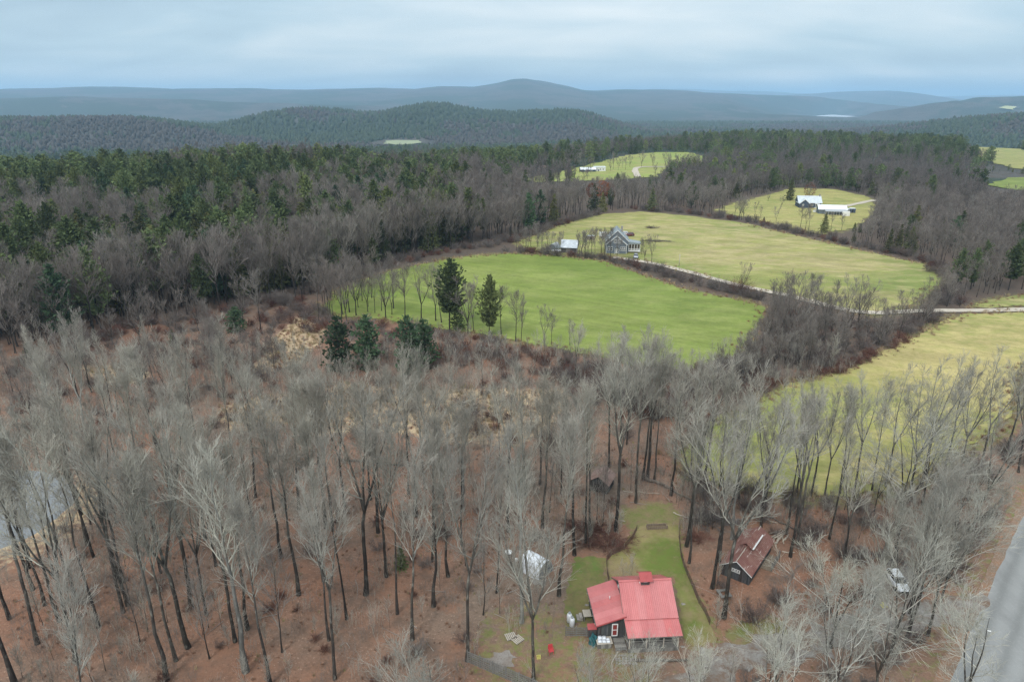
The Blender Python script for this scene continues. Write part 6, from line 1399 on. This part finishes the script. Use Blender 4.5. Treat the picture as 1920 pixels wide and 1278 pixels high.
def box_thing(name, px, py, W, L, z0, z1, rz, mats, label, cat, wheels=True):
    x, y = G(px, py); e = empty(name, (x, y, hz(x, y)+.1), rz, label, cat); m = MB().box(-W/2, W/2, -L/2, L/2, z0, z1); m.build('body', mats[0], e)
    MB().box(-W/2-.05, W/2+.05, -L/2-.05, L/2+.05, z1+.003, z1+.10).build('roof', mats[1], e)
    MB().box(-W*.2, W*.1, -L/2-.03, -L/2-.004, z0+(z1-z0)*.1, z0+(z1-z0)*.8).build('door', mats[2], e)
    if wheels:
        for s in (-1, 1): MB().tube([(s*W*.25-.1,-L/2+.25,.33),(s*W*.25+.1,-L/2+.25,.33)], .33, 12).build('wheel', B['rubber'], e)
    return e
box_thing('box_trailer', 1130, 445, 3.1, 1.9, .5, 2.0, .1, (B['white'], B['roof_white'], B['plastic_grey']), 'small white box trailer behind the birches near the farmhouse', 'trailer')
box_thing('garden_shed', 1107, 449, 2.8, 2.2, 0, 1.5, .2, (B['brown_wood'], B['roof_patch'], B['inside']), 'low brown shed between the small barn and white trailer', 'shed', False)
box_thing('flat_trailer', 1044, 473, 4.0, 1.6, .4, .65, .05, (B['white'], B['roof_white'], B['plastic_grey']), 'low white flatbed trailer in front of the arched shelter', 'trailer')
# second farm
def build_second():
    x, y = G(1518, 390); e = empty('slate_house', (x, y, hz(x, y)), math.radians(-8), 'dark slate-blue house with pale metal roof beside the white barn', 'house')
    block(e, -5.8, 5.6, 0, 7.5, 0, 3.0, 5.9, 'x', B['house_dark'], B['roof_pale'], .5)
    block(e, -5.6, -.8, -1.4, 4.5, 0, 2.7, 4.7, 'y', B['house_dark'], B['roof_pale'], .4)
    window(e, -3.9, -1.44, 1.6, .9, 1.2, (2, 2), fw=.12); window(e, 1.1, -.035, 1.6, 1.1, 1.2, (2, 2), fw=.12)
    MB().box(2.2, 4.6, -1.5, -.04, 2.4, 2.55).build('porch_roof', B['white'], e); MB().box(2.2, 4.6, -1.5, -.04, 0, .3).build('porch_floor', B['white'], e)
    for x_ in (2.3, 3.3, 4.4): MB().box(x_, x_+.14, -1.45, -1.3, .3, 2.4).build('post', B['white'], e)
    d = MB().box(3.4, 4.2, -.075, -.034, .3, 2.2).build('door', B['white'], e); MB().box(5.0, 5.6, 3.4, 4.0, 5, 6.9).build('chimney', B['stone'], e)
    x, y = G(1562, 403); e = empty('white_barn', (x, y, hz(x, y)), math.radians(-10), 'long low barn with white metal roof and grey open lean-to', 'barn')
    block(e, -6.5, 6.5, 1.8, 7.2, 0, 2.6, 4.3, 'x', B['house_grey'], B['roof_white'], .5)
    MB().hexa([(-4.2,-2.0,1.9),(6.3,-2.0,1.9),(6.3,1.3,2.5),(-4.2,1.3,2.5)], [(-4.2,-2.0,2.0),(6.3,-2.0,2.0),(6.3,1.3,2.6),(-4.2,1.3,2.6)]).build('lean_to_roof', B['plastic_grey'], e)
    for k in range(9): MB().box(-4.1+k*1.28, -3.98+k*1.28, -1.95, -1.83, 0, 1.9).build('post', B['white'], e)
    MB().box(-4.1, 6.2, 1.35, 1.76, 0, 2.4).build('back_panel', B['plastic_grey'], e); MB().box(3.6, 6.9, -3.4, -2.05, 0, 2.3).build('end_room', B['white'], e)
build_second()
box_thing('storage_box', 1585, 399, 3.0, 2.6, 0, 2.0, -.1, (B['plastic_grey'], B['roof_white'], B['white']), 'pale storage shed at the right end of the white barn', 'shed', False)
box_thing('dark_hut', 1597, 399, 2.6, 2.4, 0, 2.2, -.1, (B['house_dark'], B['roof_white'], B['inside']), 'small dark hut with white roof, rightmost at the second farm', 'hut', False)
box_thing('white_skip', 1529, 398, 2.2, 1.6, 0, 1.0, .3, (B['white'], B['plastic_grey'], B['plastic_grey']), 'small white container on the grass below the slate house', 'container', False)
# distant farm
def build_distant():
    x, y = G(1125, 322); e = empty('white_building', (x, y, hz(x, y)), math.radians(4), 'white flat-fronted building far off by the top field', 'building')
    MB().box(-4.5, 4.5, 0, 5, 0, 3.6).build('wall', B['white'], e); MB().box(-4.8, 4.8, -.3, 5.3, 3.604, 3.9).build('roof', B['roof_white'], e)
    for x_ in (-2.6, .3, 2.6): window(e, x_, -.004, 1.9, 1.3, 1.1, (2, 1), fw=.12)
    d = MB().box(-1.5, -.7, -.05, -.004, 0, 2.1).build('door', B['house_dark'], e)
    x, y = G(1103, 323); e = empty('low_house', (x, y, hz(x, y)), math.radians(6), 'dark low house with white roof left of the far white building', 'house')
    block(e, -6, 6, 0, 5.5, 0, 2.2, 3.6, 'x', B['house_dark'], B['roof_white'], .5); window(e, -2, -.035, 1.3, 1.6, .9, (2, 1), fw=.12); window(e, 2.5, -.035, 1.3, 1.6, .9, (2, 1), fw=.12)
    x, y = G(1025, 320); e = empty('hillside_hut', (x, y, hz(x, y)), math.radians(20), 'pale reddish hut among bare trees left of the far farm', 'hut')
    block(e, -4, 4, 0, 5, 0, 2.4, 4, 'x', B['brown_wood'], B['rust_brown'], .4); window(e, 0, -.035, 1.4, 1.2, .9, (2, 1), fw=.12)
build_distant()
x, y = G(1273, 500); pl_ = empty('utility_pole', (x, y, hz(x, y)), 0, 'pale weathered pole standing in the hedge below the upper meadow', 'pole')
MB().tube([(0,0,0),(0,0,4.6)], [.13,.10], 8).build('pole', B['pale_wood'], pl_, True); MB().box(-.5,.5,-.05,.05,4.1,4.2).build('crossarm', B['pale_wood'], pl_)
# ---------------------------------------------------------------- the trees themselves
def leafy(seed, H, base, W, mat, n=900, size=.55):
    rng = np.random.RandomState(seed); u = rng.normal(0, 1, (n, 3)); u /= np.linalg.norm(u, axis=1)[:, None]; r = rng.uniform(.45, 1, n)**.5
    hh = H*(1-base)/2; c = np.stack([u[:, 0]*W*r, u[:, 1]*W*r, H*base+hh+u[:, 2]*hh*r], 1); c += (vnoise(c[:, 0]*3+50, c[:, 2]*3+50, 4, seed)[:, None]-.5)*1.5
    v, f = tri_tufts(rng, c, u*np.array([1, 1, .6]), np.full(n, size), 3); return mesh_np('foliage', v, f, [mat])
OAK = leafy(5, 19, .25, 5.6, MT['russet'], 1500, .7); MAPLE = leafy(6, 20, .2, 5.2, MT['maroon'], 800, .5)
_v, _f = bush_geo(77, 11, 3.0, 60, 6, 3, .03, -.10); VINE = mesh_np('vines', _v, _f, [MT['shrub_red']])
LAND = [('the red-roofed cabin',1190,1140),('the rusty-roofed shed',1405,1045),('the tarp shelter',1003,1058),('the round white table',953,1040),('the grey pond',70,940),('the white car',1680,1093),
 ('the small open shed',1125,905),('the long slat fence',920,1258),('the plank box',1231,988),('the young pine in the woods',755,1045),('the bend of the road',1870,1100),('the wooden pallets',965,1196),
 ('the tan marsh',850,760),('the round green pine',444,605),('the two tall pines',880,590),('the grey farmhouse',1160,462),('the small barn',1070,460),('the slate house',1518,378),('the white barn',1560,395),('the lone spruce',1545,425),
 ('the far white building',1125,315),('the russet oak',1125,345),('the left tip of the green field',610,570),('the gravel track',1500,560),('the track crossing',1720,585),('the dark meadow hedge',1480,640),('the log pile',1462,1000),
 ('the pale marsh patch at left',215,695),('the maroon tree',1516,355),('the right meadow',1650,800),('the rounded far field',1860,290),('the leftmost hedgerow pine',843,560),('the lower left corner',60,1240),('the bottom edge of the view',600,1270),('the top of the woods at left',200,320),('the cluster of blue-green pines',720,680),('the dark woods edge',300,560),('the dead snag belt',1330,890),('the right frame edge by the meadow',1900,860),('the thicket above the car',1620,980)]
ORD = ['nearest','second nearest','third nearest','fourth nearest','fifth nearest','sixth nearest','seventh nearest','eighth nearest','ninth nearest','tenth nearest','eleventh nearest','twelfth nearest','thirteenth nearest','fourteenth nearest','fifteenth nearest','sixteenth nearest']
info = []
for i, t in enumerate(TREES):
    px, py = to_px(t[0], t[1], hz(t[0], t[1])); best = min(LAND, key=lambda l: math.hypot(l[1]-px, (l[2]-py)*1.7)); dx, dy = px-best[1], (py-best[2])*1.7
    dr = ('to the right of' if dx > 0 else 'to the left of') if abs(dx) > abs(dy) else ('below' if dy > 0 else 'above')
    lib = {'NEAR': NEAR, 'MID': MID, 'CON': CON}[t[2]]; pr = lib[t[3]]; H = pr['H']*t[4]; sz = 'very tall' if H > 22.5 else 'tall' if H > 18.5 else ('medium-sized' if H > 14.5 else 'rather short' if H > 10 else 'small'); fat = random.Random(i).choice([.86, 1.0, 1.16]); fat = .70 if t[6] == 'marsh edge' else fat; fw = {.70:'',.86:'narrow',1.0:'',1.16:'wide'}[fat]
    if t[5] == 'bare':
        mf = ['broad','twin-stemmed','straight','many-stemmed','rounded'][t[3] % 5]
        fm = {'tall':'straight','forked':'forked','slender':'slender','broad':'broad many-stemmed','spreading':'pale wide-spreading','pale':'pale-barked','young':'thin young','pole':'slim high-crowned','mid':mf}[pr['look']]
        ds = '%s %s bare tree' % (sz, fm); nm = 'bare_tree'; cat = 'tree'
    elif t[5] == 'pine': ds = '%s %s' % (sz, {'white pine':'layered green pine','hemlock':'dark conical hemlock','young pine':'bushy green pine'}[pr['look']]); nm = 'hemlock_tree' if pr['look'] == 'hemlock' else 'pine_tree'; cat = 'evergreen tree'
    elif t[5] == 'oak': ds = '%s rusty orange leafed oak' % sz; nm = 'oak_tree'; cat = 'tree'
    elif t[5] == 'maple': ds = '%s maroon-brown leafed tree' % sz; nm = 'maple_tree'; cat = 'tree'
    else: ds = 'leaning dead tree hung with reddish vines'; nm = 'vine_covered_tree'; cat = 'tree'
    if fw and t[5] in ('bare', 'pine'): ds = ds.replace('bare tree', fw+' bare tree').replace('green pine', fw+' green pine').replace('conical', fw+' conical')
    info.append([i, t, pr, px, py, best[0], dr, ds, nm, cat, math.hypot(dx, dy), fat])
grp = {}
for q in info: grp.setdefault((q[5], q[6], q[7]), []).append(q)
ZG = {'front':'bare trees of the brown woods in front', 'marsh':'bare trees round the tan marsh', 'hedgerow':'trees of the hedgerow along the green field', 'meadow hedge':'trees in the dark hedge between the meadows','farmhouse':'trees round the grey farmhouse','second farm':'trees round the second farm','marsh edge':'pines at the marsh edge','wood edge':'pines at the woods edge','upper meadow':'evergreens above the upper meadow','right woods':'trees of the right woods','left woods':'trees of the left woods','distant':'coloured trees in the distance'}
for (lm, dr, ds), qs in grp.items():
    qs.sort(key=lambda q: q[10])
    for k, q in enumerate(qs):
        i, t, pr, px, py = q[:5]
        if len(qs) == 1: lab = '%s %s %s' % (ds, dr, lm)
        elif k < 16: lab = '%s, %s of those %s %s' % (ds, ORD[k], dr, lm)
        else: lab = '%s farther %s %s' % (ds, dr, lm)
        w = lab.split()
        if len(w) > 16: lab = lab.replace(' of those', '').replace('to the left of', 'left of').replace('to the right of', 'right of')
        if len(lab.split()) > 16: lab = lab.replace('rather ', '').replace('very ', '').replace(' at left', '')
        g = ZG[t[6]] if k < 16 else 'trees farther %s %s' % (dr, lm)
        rz = random.Random(i*7+1).uniform(0, 6.283)
        z = hz(t[0], t[1])
        e = empty(q[8], (t[0], t[1], z-.05), rz, lab, q[9], g); e.scale = (t[4]*q[11], t[4]*q[11], t[4]); e.rotation_euler = (random.Random(i+5).gauss(0, .028), random.Random(i+9).gauss(0, .028), rz)
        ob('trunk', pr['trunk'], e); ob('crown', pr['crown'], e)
        if t[5] == 'oak': ob('foliage', OAK, e)
        if t[5] == 'maple': ob('foliage', MAPLE, e)
        if t[5] == 'vine': ob('vines', VINE, e); e.rotation_euler = (0, .12, 0)

# ---------------------------------------------------------------- haze
def build_haze():
    zs = [v.co.z for v in bpy.data.objects['ground'].data.vertices]; z0 = min(zs)-2; z1 = max(max(zs)+25, CAM_H+4)
    b = MB(); b.box(-28500, 28500, -1500, 28500, z0, z1); m = bpy.data.materials.new('haze_air'); m.use_nodes = True; nt = m.node_tree; nt.nodes.clear()
    out = nt.nodes.new('ShaderNodeOutputMaterial'); v = nt.nodes.new('ShaderNodeVolumePrincipled'); nt.links.new(v.outputs[0], out.inputs['Volume'])
    v.inputs['Color'].default_value = HAZE_COL+(1,); v.inputs['Density'].default_value = HAZE_D; v.inputs['Anisotropy'].default_value = 0.1
    tag(b.build('haze', m), 'pale blue haze filling the valley air', kind='stuff')
build_haze()
